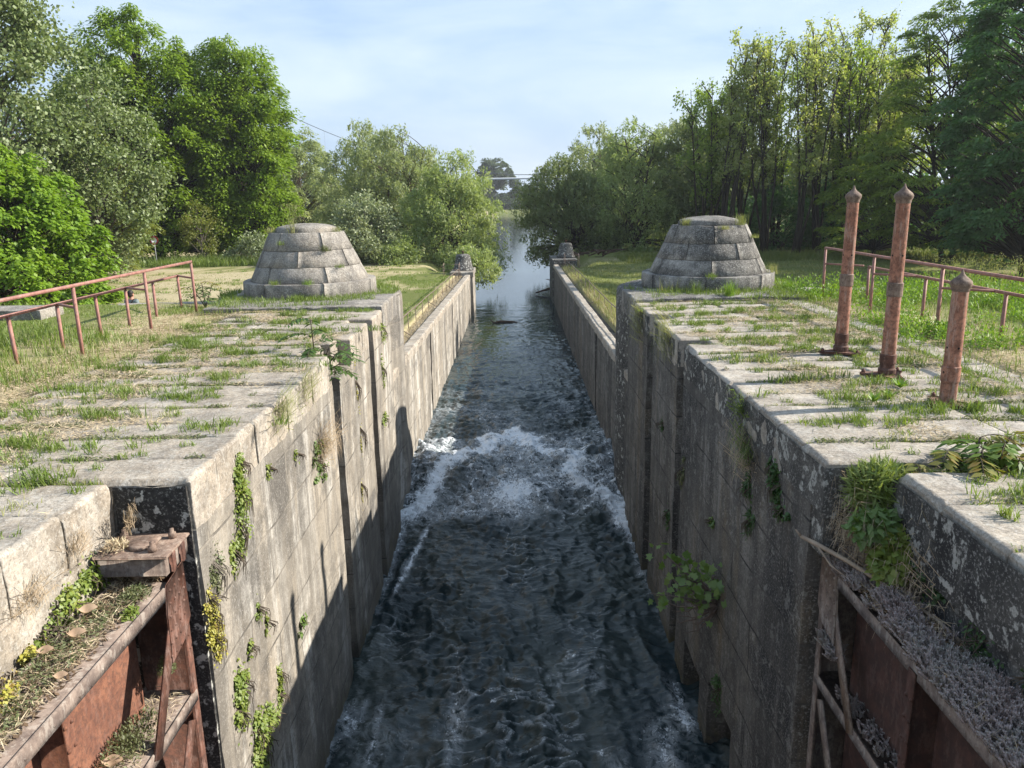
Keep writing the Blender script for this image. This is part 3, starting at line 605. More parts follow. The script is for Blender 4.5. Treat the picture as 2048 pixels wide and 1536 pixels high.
# ------------------------------------------------------------------ rusty pipe posts
def pipe_post(x, y, h, collar, label, holes, foot=True, rot=.2, extra=None):
    o = empty('pipe_post', (x, y, 0), label, 'post', 'rusty pipe posts on the deck')
    n = 24; r0, r1 = .083, .076
    mb = MB(); zs = np.linspace(.0, h - .16, 14); mb.lathe([(r0 + (r1 - r0) * z / h, z) for z in zs], (x, y, 0), n); autosmooth(mb.build('tube', M_pole, o), 40)
    mb = MB(); cz = collar; mb.lathe([(r0 - .004, cz - .085), (r0 + .007, cz - .08), (r0 + .009, cz + .075), (r0 - .004, cz + .085)], (x, y, 0), n); autosmooth(mb.build('collar', M_cast if h > 2 else M_pole, o), 30)
    if h > 2:
        mb = MB(); mb.lathe([(.0, .04), (r0 + .018, .04), (r0 + .02, .09), (r0 + .004, .11), (r0 + .002, .16), (r0 + .012, .165), (r0 + .012, .27), (r0 + .002, .28)], (x, y, 0), n); autosmooth(mb.build('foot_sleeve', M_rust, o), 30)
    q = [(.078, h - .165), (.086, h - .15), (.084, h - .135), (.098, h - .11), (.104, h - .085), (.099, h - .062), (.078, h - .04), (.05, h - .018), (.03, h + .0), (.016, h + .025), (.007, h + .055), (0, h + .062)]
    mb = MB(); mb.lathe(q, (x, y, 0), n); mb.v[-1] = disp(mb.v[-1], 3, .003); autosmooth(mb.build('finial', M_cast, o), 60)
    mb = MB(); zc = .028; a = rot + np.arange(3) * 2 * np.pi / 3 + .5; tip = .30
    ring = []
    for k in range(3):
        for d in (-.16, 0, .16): ring.append((x + tip * (1 if d == 0 else .985) * math.cos(a[k] + d), y + tip * (1 if d == 0 else .985) * math.sin(a[k] + d)))
        m_ = a[k] + np.pi / 3; ring.append((x + .14 * math.cos(m_), y + .14 * math.sin(m_)))
    v = [(p_[0], p_[1], zc) for p_ in ring] + [(p_[0], p_[1], -.0) for p_ in ring] + [(x, y, zc)]; m = len(ring)
    mb.add(v, [(k, (k + 1) % m, m + (k + 1) % m, m + k) for k in range(m)], [(2 * m, k, (k + 1) % m) for k in range(m)])
    bp = mb.build('base_plate', M_rust, o)
    for k in range(3):
        bx, by = x + .26 * math.cos(a[k]), y + .26 * math.sin(a[k]); mb = MB(); mb.lathe([(0, .02), (.026, .02), (.026, .06), (.012, .062), (.012, .075), (0, .075)], (bx, by, 0), 6); mb.build('bolt', M_rust, bp)
    for (ang, z) in holes:
        d = np.array([math.cos(ang), math.sin(ang), 0]); rr = r0 + (r1 - r0) * z / h + .0015 + (.009 if abs(z - collar) < .07 else 0); cpt = np.array([x, y, z]) + d * rr
        sdv = np.array([-d[1], d[0], 0]); mb = MB(); a_ = np.arange(12) / 12 * 2 * np.pi
        pt = [cpt + .0125 * (sdv * math.cos(q_) + np.array([0, 0, 1]) * math.sin(q_)) - d * (.0125 * math.cos(q_)) ** 2 / (2 * r0) for q_ in a_]
        mb.add(pt, [list(range(12))]); mb.build('bolt_hole', M_dark, o)
pipe_post(4.63, 10.62, 2.22, 1.02, 'tall rusty pipe post farthest along the row, its collar above the weeds', [(-2.95, 1.36), (-1.45, 1.36), (-2.7, 1.03)], rot=.6)
pipe_post(4.58, 9.16, 2.22, 1.06, 'tall rusty pipe post in the middle of the row, standing on a bolted plate', [(-2.9, 1.46), (-1.4, 1.46), (-2.75, 1.07)], rot=.15)
pipe_post(4.57, 7.8, 1.36, .34, 'short rusty pipe post nearest the gate, grass round its foot', [(-2.95, .62), (-1.5, .62), (-2.9, .36)], rot=1.1)

# ------------------------------------------------------------------ thin railings along the channel
def canal_rail(sg, x0, x1, y0, y1, z0, z1, n, hgt, label, end):
    o = empty('canal_railing', (sg * x0, y0, z0), label, 'railing', 'rusty railings along the channel')
    ys = np.linspace(y0, y1, n); r_ = np.random.default_rng(9)
    P = lambda y, h: np.array([sg * (x0 + (x1 - x0) * (y - y0) / (y1 - y0)), y, z0 + (z1 - z0) * (y - y0) / (y1 - y0) + h])
    for k, y in enumerate(ys):
        mb = MB(); a = P(y, -.2); a[0] += r_.uniform(-.02, .02); b = P(y, hgt); mb.tube([a, b], .014, 6)
        q = mb.build('post', M_fence, o)
        if k % 4 == 2:
            mb = MB(); mb.tube([P(y, hgt * .55), P(y, 0) + np.array([-sg * .45, 0, .0])], .012, 5); mb.build('brace', M_fence, q)
    mb = MB(); mb.tube([P(y, hgt + .012 * math.sin(y * 1.3)) for y in np.linspace(y0 - 1.0, y1 + .1, 40)], .018, 7); mb.build('top_rail', M_fence, o)
    mb = MB(); mb.tube([P(y, hgt * .42) for y in np.linspace(y0 - 1.0, y1, 12)], .010, 5); mb.build('lower_rail', M_fence, o)
    c = P(y1, 0); mb = MB(); yy = y1 + 1.4
    for q in ((0, 0), (0, .95), (sg * .95, .95), (sg * .95, 0)):
        a = c + np.array([q[0] + sg * .05, 1.4 + q[1], 0]); mb.tube([a - (0, 0, .2), a + (0, 0, hgt + .12)], .018, 6)
    for s_ in (0, 1):
        a = c + np.array([sg * (.05 + .95 * s_), 1.4, hgt + .12]); mb.tube([a, a + (0, .95, .08)], .025, 6)
    for zz in (.3, hgt + .1):
        for e1, e2 in (((0, 0), (0, .95)), ((0, .95), (sg * .95, .95)), ((sg * .95, .95), (sg * .95, 0))): mb.tube([c + np.array([e1[0] + sg * .05, 1.4 + e1[1], zz]), c + np.array([e2[0] + sg * .05, 1.4 + e2[1], zz])], .012, 5)
    mb.build('corner_cage', M_fence, o)
canal_rail(-1, 3.46, 3.02, 19.5, 45.2, -1.82, -2.33, 15, .52, 'low rusty railing above sunlit hay on the sandy bank', 0)
canal_rail(1, 3.55, 3.62, 19.5, 50.2, -1.98, -2.3, 17, .56, 'low rusty railing in tall grass beside the green lawn', 0)

# ------------------------------------------------------------------ rusty lock gates folded in their recesses
def rivets(mb, pts, d, r=.014):
    d = np.array(d, float)
    for p in pts:
        p = np.array(p, float); u = unit(np.cross(d, [0, 0, 1.]) if abs(d[2]) < .9 else np.array([1., 0, 0])); w_ = np.cross(d, u); v = []
        for rr, hh in ((r, 0), (r * .75, r * .5), (0, r * .7)):
            for q in range(8): v.append(p + rr * (u * math.cos(q * .785) + w_ * math.sin(q * .785)) + d * hh)
        mb.add(v, [(a * 8 + b, a * 8 + (b + 1) % 8, a * 8 + 8 + (b + 1) % 8, a * 8 + 8 + b) for a in (0, 1) for b in range(8)])
def gate(sg, yf, zt, xc, xw, label, mats):
    # xc channel face, xw wall side; the leaf runs from yf towards the upstream end
    Mf, Mp, Mr = mats; y0 = .9; X = lambda v: sg * v
    o = empty('lock_gate', (X(xc), yf, zt), label, 'gate', 'rusted lock gates')
    def box(mb, xa, xb, ya, yb, za, zb, b=.006): mb.bbox((min(X(xa), X(xb)), ya, za), (max(X(xa), X(xb)), yb, zb), b)
    def girder(z, nm, y1):
        mb = MB(); box(mb, xc + .0, xw, y0, y1, z - .016, z); box(mb, xc - .004, xc + .018, y0, y1, z - .10, z + .012)
        box(mb, xw - .02, xw + .002, y0, y1, z - .10, z + .03); box(mb, xc + .02, xc + .09, y0, y1, z - .032, z - .017); return mb.build(nm, Mf, o)
    tg = girder(zt, 'top_girder', yf - .22)
    mb = MB(); rivets(mb, [(X(xc - .004), y, zt - .055) for y in np.arange(y0, yf - .4, .28)], (-sg, 0, 0), .012); mb.build('rivets', Mf, tg)
    for k, dz in enumerate((1.12, 2.3, 3.5)): girder(zt - dz, 'cross_girder', yf - .02)
    mb = MB(); box(mb, xw - .14, xw - .126, y0, yf - .3, zt - 4.9, zt - .02); mb.build('skin_plate', Mp, o)
    for y in (yf - 1.62, yf - 2.8, yf - 4.0):
        mb = MB(); box(mb, xw - .34, xw - .14, y, y + .014, zt - 4.8, zt - .04); box(mb, xw - .36, xw - .345, y - .045, y + .06, zt - 4.8, zt - .04)
        q = mb.build('stiffener', Mp, o); mb = MB(); rivets(mb, [(X(xw - .362), y + dy, zt - z) for z in np.arange(.25, 1.0, .17) for dy in (-.03, .04)], (-sg, 0, 0), .016); mb.build('rivets', Mp, q)
    mb = MB(); box(mb, xc + .0, xc + .02, yf - .10, yf, zt - 4.9, zt + .05); box(mb, xc + .02, xw, yf - .014, yf - .002, zt - 4.9, zt + .02); box(mb, xc + .022, xc + .05, yf - .055, yf - .046, zt - 4.9, zt)
    po = mb.build('heel_post', Mr, o); mb = MB(); rivets(mb, [(X(xc), yf - .05, zt - z) for z in np.arange(.1, .75, .12)], (-sg, 0, 0)); mb.build('rivets', Mr, po)
    for k in range(3):
        za = zt - .12 - k * 1.18; mb = MB(); ya, yb = yf - .19, yf - .19 - .62; zb = za - 1.06
        t_ = .016; wd = .062; d = unit(np.array([yb - ya, zb - za])); nn = np.array([-d[1], d[0]]) * wd
        v = []
        for xx in (xc - .012, xc - .012 + t_):
            for (yy, zz), sgn in (((ya, za), 1), ((ya, za), -1), ((yb, zb), -1), ((yb, zb), 1)): v.append((X(xx), yy + nn[0] * sgn, zz + nn[1] * sgn))
        mb.add(v, [(0, 1, 2, 3), (7, 6, 5, 4), (0, 4, 5, 1), (1, 5, 6, 2), (2, 6, 7, 3), (3, 7, 4, 0)]); st = mb.build('brace', Mr, o)
    g_ = [(yf - .34, zt + .03), (yf - .02, zt + .08), (yf + .0, zt - .42), (yf - .12, zt - .55), (yf - .40, zt - .62), (yf - .38, zt - .2)]
    mb = MB(); v = [(X(xc - .018), a, b) for a, b in g_] + [(X(xc - .006), a, b) for a, b in g_]; m = len(g_)
    mb.add(v, [list(range(m)), list(range(m, 2 * m))[::-1]], [(k, (k + 1) % m, m + (k + 1) % m, m + k) for k in range(m)]); gp = mb.build('gusset_plate', Mr, o)
    mb = MB(); rivets(mb, [(X(xc - .018), yf - .30 + .085 * i - .02 * j, zt - .03 - .105 * j) for j in range(6) for i in range(4) if not (j > 3 and i == 3)], (-sg, 0, 0)); mb.build('rivets', Mr, gp)
    return o
gate(-1, 5.86, -.745, 2.76, 3.21, 'sunlit rusty lock gate with dry litter on its top girder', (M_flange, M_rustbr, M_rust))
gate(1, 6.33, -1.0, 2.76, 3.10, 'shaded rusty lock gate smothered in mauve stonecrop', (M_flange, M_rustdk, M_flange))
o = empty('hinge_anchor', (-2.95, 5.75, -.6), 'brown iron hinge box with bolts clamped above the sunlit gate', 'hinge')
mb = MB(); mb.bbox((-3.25, 5.50, -.63), (-2.72, 5.92, -.47), .008); mb.build('iron_box', M_flange, o)
mb = MB(); mb.bbox((-3.27, 5.47, -.470), (-2.69, 5.92, -.445), .006); pl = mb.build('cover_plate', M_cast, o)
mb = MB(); mb.lathe([(0, -.446), (.115, -.446), (.115, -.422), (.10, -.41), (0, -.405)], (-2.97, 5.68, 0), 20); mb.bbox((-2.98, 5.60, -.44), (-2.86, 5.78, -.412), .004); mb.build('pivot_cap', M_cast, pl)
for bx, by in ((-2.79, 5.82), (-2.84, 5.57), (-3.18, 5.82)):
    mb = MB(); mb.lathe([(0, -.446), (.034, -.446), (.034, -.40), (.019, -.398), (.019, -.365), (0, -.365)], (bx, by, 0), 6); mb.build('bolt', M_cast, pl)
for ya in (5.56, 5.74):
    mb = MB(); mb.bbox((-2.72, ya, -.62), (-2.685, ya + .06, -.46), .004); mb.build('strap', M_rust, o)
mb = MB(); mb.tube([(-3.05, 5.62, -.64), (-2.95, 5.75, -.68), (-2.86, 5.8, -.72)], .08, 10); mb.build('pin', M_cast, o)

# ------------------------------------------------------------------ road sign, pipeline bridge, floating branch
o = empty('road_sign', (-26.3, 58, -2.3), 'round white no entry sign with red border before the acacias', 'sign')
mb = MB(); mb.tube([(-26.3, 58.03, -2.5), (-26.3, 58.03, .0)], .03, 8); mb.build('pole', plain('galvanised_steel', (.35, .36, .37), .5), o)
def disc(mb, c, r, th, n=32):
    a = np.arange(n) / n * 2 * np.pi; v = [(c[0] + r * math.cos(q), c[1], c[2] + r * math.sin(q)) for q in a] + [(c[0] + r * math.cos(q), c[1] + th, c[2] + r * math.sin(q)) for q in a]
    mb.add(v, [list(range(n))], [list(range(n, 2 * n))[::-1]], [(k, (k + 1) % n, n + (k + 1) % n, n + k) for k in range(n)])
mb = MB(); disc(mb, (-26.3, 57.98, -.40), .31, .02); b = mb.build('border_disc', plain('sign_red', (.35, .03, .03), .5, var=.1), o)
mb = MB(); disc(mb, (-26.3, 57.972, -.40), .215, .005); mb.build('white_face', plain('sign_white', (.7, .7, .68), .5, var=.05), b)
o = empty('pipeline_bridge', (12, 300, 9), 'white pipe hung from sagging cables across the far river', 'bridge')
M_cable = plain('dark_cable', (.10, .11, .12), .6)
mb = MB(); mb.tube([(x, 300, 9.2) for x in (-96, -40, 12, 60, 118)], .36, 10); mb.build('pipe', plain('white_pipe', (.62, .63, .64), .5, var=.1), o)
cz = lambda x: 10.4 + .00267 * (x - 12) ** 2
for dy in (-1.0, 1.0):
    mb = MB(); mb.tube([(x, 300 + dy, cz(x)) for x in np.linspace(-96, 120, 40)], .10, 5); mb.build('cable', M_cable, o)
for x in np.arange(-92, 118, 6.0):
    mb = MB(); mb.tube([(x, 300, 9.2), (x, 300, cz(x) + .1)], .028, 4); mb.build('hanger', M_cable, o)
for x in (-97, 121):
    mb = MB()
    for dy in (-1.5, 1.5): mb.tube([(x, 300 + dy * 1.6, -3), (x, 300 + dy, cz(x) + 2)], .5, 8)
    for z in (10, 24, 38): mb.tube([(x, 298.2, z), (x, 301.8, z)], .25, 6)
    mb.build('tower', M_cable, o)
mb = MB(); mb.tube([(-1.05, 44.6, -4.90), (-.6, 44.8, -4.87), (.1, 44.7, -4.89), (.45, 44.9, -4.93)], [.05, .09, .08, .03], 7); mb.tube([(-1.0, 44.6, -4.9), (-1.15, 44.6, -4.72)], [.05, .02], 6)
M_drift = bark_mat('wet_driftwood', (.09, .06, .045), (.04, .028, .02)); mb.build('floating_branch', M_drift, label='dark driftwood branch floating on the calm water', category='driftwood')
mb = MB(); mb.tube([(-3.2 + .05, 47, -4.93), (-2.1, 48.0, -4.90)], .02, 5)
mb = MB(); r_ = np.random.default_rng(4)
for k in range(26):
    a = np.array([r_.uniform(3.0, 7.5), r_.uniform(57.5, 62), 0]); a[2] = max(-4.85, -2.5 if a[0] > 5 else -4.6) + r_.uniform(0, .6); d = np.array([r_.uniform(-1, 1), r_.uniform(-.4, .4), r_.uniform(-.25, .3)])
    mb.tube([a, a + d * .8 + (0, 0, .1), a + d * 1.7], [r_.uniform(.04, .14), .07, .02], 6)
mb.tube([(1.9, 58, -4.8), (3.2, 58.4, -4.5), (5.5, 59, -3.0)], [.05, .12, .16], 7)
mb.build('driftwood_pile', M_drift, label='tangle of dark driftwood snagged at the canal mouth', category='driftwood')

# ------------------------------------------------------------------ person on the lower ground
def skin_mesh(name, pts, edges, rad, mat, parent, root=0, sub=2):
    me = bpy.data.meshes.new(name); me.from_pydata(pts, edges, []); o = bpy.data.objects.new(name, me); C.objects.link(o)
    m = o.modifiers.new('skin', 'SKIN'); m.use_smooth_shade = True
    for i, v in enumerate(me.skin_vertices[0].data): v.radius = (rad[i], rad[i]) if isinstance(rad[i], (int, float)) else rad[i]; v.use_root = (i == root)
    s_ = o.modifiers.new('sub', 'SUBSURF'); s_.levels = sub; s_.render_levels = sub
    o.parent = parent; me.materials.append(mat); return o
PX, PY, PZ = -12.55, 25.5, -2.31
o = empty('person', (PX, PY, PZ), 'person in grey t-shirt with dark bag strap, standing behind the red handrail', 'person'); o.rotation_euler[2] = R(170)
M_skin = plain('skin', (.42, .22, .16), .55, var=.1); M_shirt = plain('grey_cotton', (.16, .20, .21), .9, var=.2, sc=30); M_hair = plain('dark_hair', (.018, .013, .011), .6); M_jean = plain('dark_trousers', (.03, .035, .05), .9); M_shoe = plain('shoe', (.03, .03, .03), .6)
P_ = [(0, 0, .95), (0, 0, 1.15), (0, .01, 1.36), (0, .01, 1.47), (0, -.01, 1.55), (0, -.02, 1.63), (0, -.015, 1.71),
      (-.19, .01, 1.41), (-.25, .02, 1.14), (-.24, -.07, .92), (-.235, -.10, .84), (.19, .01, 1.41), (.25, .02, 1.14), (.24, -.07, .92), (.235, -.10, .84),
      (-.10, 0, .88), (-.11, -.01, .48), (-.12, .02, .09), (-.125, -.10, .04), (.10, 0, .88), (.11, -.01, .48), (.12, .02, .09), (.125, -.10, .04)]
E_ = [(0, 1), (1, 2), (2, 3), (3, 4), (4, 5), (5, 6), (2, 7), (7, 8), (8, 9), (9, 10), (2, 11), (11, 12), (12, 13), (13, 14), (0, 15), (15, 16), (16, 17), (17, 18), (0, 19), (19, 20), (20, 21), (21, 22)]
rd = [(.15, .11), (.14, .10), (.16, .11), .058, .075, .092, .075, .06, .042, .032, .035, .06, .042, .032, .035, .085, .06, .042, .04, .085, .06, .042, .04]
body = skin_mesh('body', P_, E_, rd, M_skin, o)
for sx in (-1, 1):
    for q in range(5):
        a = np.array([sx * (.235 - .018 * (q - 1.5)), -.12 - .004 * q, .80]) if q < 4 else np.array([sx * .20, -.125, .84]); l = (.075, .085, .08, .065, .05)[q]
        mb = MB(); mb.tube([a, a + (0, -.012, -l * .5), a + (-sx * .004, -.006, -l)], [.009, .008, .006], 6); f = mb.build('finger', M_skin); f.parent = o
skin_mesh('shirt', [P_[0], P_[1], P_[2], (0, .01, 1.44), P_[7], (-.225, .015, 1.24), P_[11], (.225, .015, 1.24)], [(0, 1), (1, 2), (2, 3), (2, 4), (4, 5), (2, 6), (6, 7)], [(.175, .135), (.165, .125), (.185, .13), .075, .082, .068, .082, .068], M_shirt, o)
skin_mesh('trousers', [(0, 0, .97), P_[15], P_[16], (-.12, .02, .12), P_[19], P_[20], (.12, .02, .12)], [(0, 1), (1, 2), (2, 3), (0, 4), (4, 5), (5, 6)], [(.165, .125), .10, .075, .06, .10, .075, .06], M_jean, o)
mb = MB()
def ell(mb, c, r, n=16, m=10, cut=-1):
    u = np.linspace(0, 2 * np.pi, n + 1); v = np.linspace(math.asin(cut) if cut > -1 else -np.pi / 2, np.pi / 2, m)
    P = np.stack([c[0] + r[0] * np.cos(v)[:, None] * np.cos(u), c[1] + r[1] * np.cos(v)[:, None] * np.sin(u), c[2] + r[2] * np.sin(v)[:, None] + 0 * u], -1); mb.grid(P)
ell(mb, (0, .012, 1.665), (.088, .104, .115), cut=-.15); ell(mb, (0, .05, 1.62), (.076, .062, .10)); q = mb.build('hair', M_hair, smooth=True); q.parent = o
for sx in (-1, 1):
    mb = MB(); ell(mb, (sx * .088, .0, 1.60), (.014, .026, .036)); q = mb.build('ear', M_skin, smooth=True); q.parent = o
    mb = MB(); ell(mb, (sx * .032, -.098, 1.625), (.012, .01, .009)); q = mb.build('eye', M_hair, smooth=True); q.parent = o
mb = MB(); ell(mb, (0, -.112, 1.595), (.016, .022, .028)); q = mb.build('nose', M_skin, smooth=True); q.parent = o
mb = MB(); ell(mb, (0, -.098, 1.55), (.026, .008, .007)); q = mb.build('mouth', plain('lips', (.3, .1, .08)), smooth=True); q.parent = o
mb = MB(); mb.tube([(-.13, -.08, 1.46), (-.13, .06, 1.475), (-.05, .148, 1.34), (.10, .155, 1.12), (.19, .06, .98), (.17, -.12, 1.0), (0, -.16, 1.2), (-.13, -.08, 1.46)], .02, 6); q = mb.build('bag_strap', M_hair, smooth=True); q.parent = o
for sx in (-1, 1):
    mb = MB(); ell(mb, (sx * .124, -.055, .045), (.052, .14, .055)); q = mb.build('shoe', M_shoe, smooth=True); q.parent = o

# ------------------------------------------------------------------ trees
LM = dict(
    acacia=leaf_mat('acacia_leaf', (.11, .19, .010), (.17, .27, .014), (.25, .34, .035), .45, .03),
    shrub=leaf_mat('bright_shrub_leaf', (.12, .22, .010), (.17, .29, .018), (.24, .34, .04), .45, .03),
    poplar=leaf_mat('poplar_leaf', (0.110, 0.165, 0.044), (0.165, 0.220, 0.077), (0.242, 0.286, 0.143), .35, .04),
    olive=leaf_mat('olive_green_leaf', (0.110, 0.149, 0.018), (0.165, 0.193, 0.028), (0.220, 0.226, 0.050), .42, .03),
    willow=leaf_mat('willow_leaf', (0.176, 0.227, 0.091), (0.247, 0.299, 0.130), (0.351, 0.390, 0.195), .50, .03),
    willowlight=leaf_mat('pale_willow_leaf', (0.195, 0.267, 0.085), (0.267, 0.338, 0.117), (0.364, 0.416, 0.169), .52, .03),
    grey=leaf_mat('grey_willow_leaf', (0.174, 0.220, 0.105), (0.231, 0.277, 0.144), (0.312, 0.347, 0.208), .35, .04),
    darkw=leaf_mat('dull_willow_leaf', (0.118, 0.159, 0.056), (0.166, 0.215, 0.079), (0.222, 0.261, 0.103), 0.48, .03),
    dark=leaf_mat('dark_tree_leaf', (0.044, 0.118, 0.029), (0.066, 0.161, 0.041), (0.102, 0.212, 0.052), 0.45, .03),
    robinia=leaf_mat('robinia_leaf', (0.111, 0.182, 0.022), (0.174, 0.261, 0.031), (0.302, 0.381, 0.056), 0.55, .03),
    sap=leaf_mat('young_tree_leaf', (0.190, 0.261, 0.048), (0.286, 0.348, 0.079), (0.500, 0.500, 0.269), 0.58, .04),
    far=leaf_mat('far_leaf', (.045, .075, .03), (.065, .10, .04), (.09, .12, .05), .3, .02))
B_dark = bark_mat('dark_bark', (.055, .045, .035), (.025, .02, .017)); B_grey = bark_mat('grey_bark', (.16, .14, .115), (.08, .07, .06))
B_brown = bark_mat('brown_bark', (.10, .08, .06), (.045, .036, .028))
GRP_T = 'trees around the lock and river'
ROUND = [(0, .35), (.15, .75), (.4, 1), (.7, .85), (.9, .5), (1, .12)]
def tree(label, x, y, ztop, r, leaf, bark, nc, nl, ll, lw, cr, style='dome', zlow=.15, prof=ROUND, seed=1, trunk=.22, z0=-2.35, ry=None, lean=(0, 0), kind='tree', cat='tree', outer=.55, group=GRP_T, stems=1, flat=.55, fan=.32, along=False):
    q = np.random.default_rng(seed); ry = ry or r; H = ztop - z0; zb = z0 + H * zlow
    o = empty(kind, (x, y, z0), label, cat, group)
    hh = q.random(nc * 3); keep = q.random(nc * 3) < np.interp(hh, *zip(*prof)) ** 1.2 + .05; h = hh[keep][:nc]; n = len(h)
    th = q.random(n) * 2 * np.pi; pr_ = np.interp(h, *zip(*prof))
    lob = 1 + .24 * fbm(np.cos(th) * 1.3 + seed, np.sin(th) * 1.3, h * 3.0, seed, 2)
    rho = (1 - outer * (1 - q.random(n) ** .55)) * lob
    zt_ = zb + h * (ztop - zb) * (1 + .06 * fbm(np.cos(th) * 1.2, np.sin(th) * 1.2, seed * .3, seed + 3, 2))
    c = np.stack([x + lean[0] * h + r * pr_ * rho * np.cos(th), y + lean[1] * h + ry * pr_ * rho * np.sin(th), zt_], 1)
    # trunk and limbs
    mb = MB(); tops = []
    for s_ in range(stems):
        a0 = np.array([x, y, z0 - .2]) + (q.normal(0, r * .16, 3) * (1, 1, 0) if stems > 1 else 0)
        tp = np.array([x + lean[0] * .75, y + lean[1] * .75, z0 + H * .86]) + (q.normal(0, r * fan, 3) * (1, 1, .3) if stems > 1 else 0)
        tt = np.linspace(0, 1, 9)[:, None]; pts = a0 + (tp - a0) * tt + .03 * H * np.stack([vnoise(tt[:, 0] * 3, seed + s_ * 9., 0, 1), vnoise(tt[:, 0] * 3, seed + s_ * 9., 0, 2), 0 * tt[:, 0]], 1) * tt
        tr_ = trunk * (1 if stems == 1 else .55); mb.tube(pts, tr_ * (1 - .85 * tt[:, 0]), 7); tops.append(pts)
    if along:
        for k in range(n):
            pts = tops[k % stems]; u_ = q.uniform(.30, 1.0) ** .8 * (len(pts) - 1); i0 = int(min(u_, len(pts) - 2)); c[k] = pts[i0] + (pts[i0 + 1] - pts[i0]) * (u_ - i0) + q.normal(0, .42, 3) * (1, 1, .8) + np.array([0, 0, .25])
    for k in range(n):
        pts = tops[k % stems]; d = np.linalg.norm((c[k] - pts)[:, :2], axis=1)
        zs = np.clip(c[k, 2] - q.uniform(.5, 1.0) * d.min() - .4, z0 + H * .05, None); i = np.interp(zs, pts[:, 2], np.arange(len(pts))); i0 = int(min(i, len(pts) - 2)); s0 = pts[i0] + (pts[i0 + 1] - pts[i0]) * (i - i0)
        mid = s0 * .5 + c[k] * .5 + np.array([0, 0, .10 * np.linalg.norm(c[k] - s0)]) + q.normal(0, .04, 3) * np.linalg.norm(c[k] - s0)
        u = np.linspace(0, 1, 5)[:, None]; bz = (1 - u) ** 2 * s0 + 2 * u * (1 - u) * mid + u * u * c[k]
        mb.tube(bz, (trunk * .30 * (1 - .7 * h[k]) * (1 - .85 * u[:, 0]) + .012), 4, cap=False)
    mb.build('trunk', bark, o)
    # leaves
    per = np.maximum(4, (nl / n * (.5 + q.random(n))).astype(int)); idx = np.repeat(np.arange(n), per); m = len(idx); cc = c[idx]
    csz = cr * (.65 + .7 * q.random(n))[idx][:, None]
    if style == 'dome':
        v = unit(q.normal(0, 1, (m, 3))); v[:, 2] = np.where(v[:, 2] < -.35, -v[:, 2], v[:, 2]); rr = q.random(m)[:, None] ** .4
        off = v * rr * csz * np.array([1, 1, flat]); out = unit(cc[:, :2] - np.array([x, y])); off[:, :2] += out * csz * .15
        pos = cc + off; pos[:, 2] -= .25 * (np.linalg.norm(off[:, :2], axis=1) ** 2) / cr
        ax = unit(v * (1, 1, .2) + np.stack([out[:, 0], out[:, 1], 0 * out[:, 0]], 1) * .5 + q.normal(0, .35, (m, 3)) + (0, 0, -.55)); nr = unit(v * .6 + (0, 0, .8) + q.normal(0, .35, (m, 3)))
    elif style == 'hang':
        ns = np.maximum(3, per // 14); sid = (q.random(m) * ns[idx]).astype(int); key = idx * 1000 + sid; uk, inv = np.unique(key, return_inverse=True)
        so_ = unit(q.normal(0, 1, (len(uk), 3)))[inv] * csz * (1, 1, .55) * (q.random(len(uk)) ** .4)[inv][:, None]; ln = (.35 + .75 * q.random(len(uk)))[inv] * cr; tpar = q.random(m)
        sway = q.normal(0, .28, (len(uk), 2))[inv]
        pos = cc + so_; pos[:, 2] -= tpar * ln; pos[:, :2] += sway * tpar[:, None] * ln[:, None] + .35 * unit(so_)[:, :2] * (tpar * (1.2 - tpar))[:, None] * ln[:, None]
        pos += q.normal(0, .11, (m, 3)); ax = unit(np.stack([sway[:, 0], sway[:, 1], -.8 + 0 * tpar], 1) + q.normal(0, .65, (m, 3))); nr = unit(q.normal(0, 1, (m, 3)) + (0, 0, .3))
    else:
        v = q.normal(0, .5, (m, 3)) * csz * (1, 1, flat * 1.5); pos = cc + v; ax = unit(q.normal(0, 1, (m, 3)) + (0, 0, -.2)); nr = unit(q.normal(0, 1, (m, 3)) + (0, 0, .7))
    ok = pos[:, 2] > ground_z(pos[:, 0], pos[:, 1]) - .05; ok &= pos[:, 2] > -4.85
    pos, ax, nr = pos[ok], ax[ok], nr[ok]; m = len(pos); sz = .7 + .6 * q.random(m)
    mb = MB(); mb.leaves(pos, ax, nr, ll * sz, lw * sz); mb.build('crown', LM[leaf], o)
    return o
TALL = [(0, .55), (.12, .85), (.35, 1), (.65, .95), (.85, .68), (1, .22)]
BUSH = [(0, .95), (.3, 1), (.6, .85), (.85, .5), (1, .15)]
SPIRE = [(0, .5), (.2, 1), (.5, .8), (.8, .45), (1, .08)]
# left side
tree('broad bright yellow-green bush on the left behind the red handrail', -21.6, 34, 4.5, 4.0, 'shrub', B_brown, 420, 52000, .21, .13, .55, 'dome', .02, BUSH, 11, .14, ry=4.2, flat=.85, outer=.75, kind='bush', cat='bush', stems=4)
tree('tall poplar with grey-green glinting leaves rising out of the photo, top left', -27.4, 43, 15.5, 5.0, 'poplar', B_grey, 260, 56000, .21, .16, 1.0, 'air', .06, TALL, 12, .34)
tree('lower grey-green poplar leaning out beside the tall one, bare twigs showing', -24.6, 47, 9.6, 3.6, 'poplar', B_grey, 130, 24000, .20, .14, .85, 'air', .05, ROUND, 13, .2, lean=(.8, 0))
tree('olive-green bushy tree wedged between poplar and acacias', -26.6, 50, 6.6, 2.9, 'olive', B_brown, 130, 26000, .20, .08, .8, 'dome', .02, BUSH, 14, .14, kind='tree', flat=.35)
AC = [(0, .62), (.15, .85), (.4, 1), (.68, .96), (.88, .72), (1, .28)]
tree('great vivid green acacia, left of the pair', -28.6, 64, 15.3, 6.0, 'acacia', B_dark, 640, 92000, .30, .13, .95, 'dome', .03, AC, 15, .42, flat=.95, outer=.8)
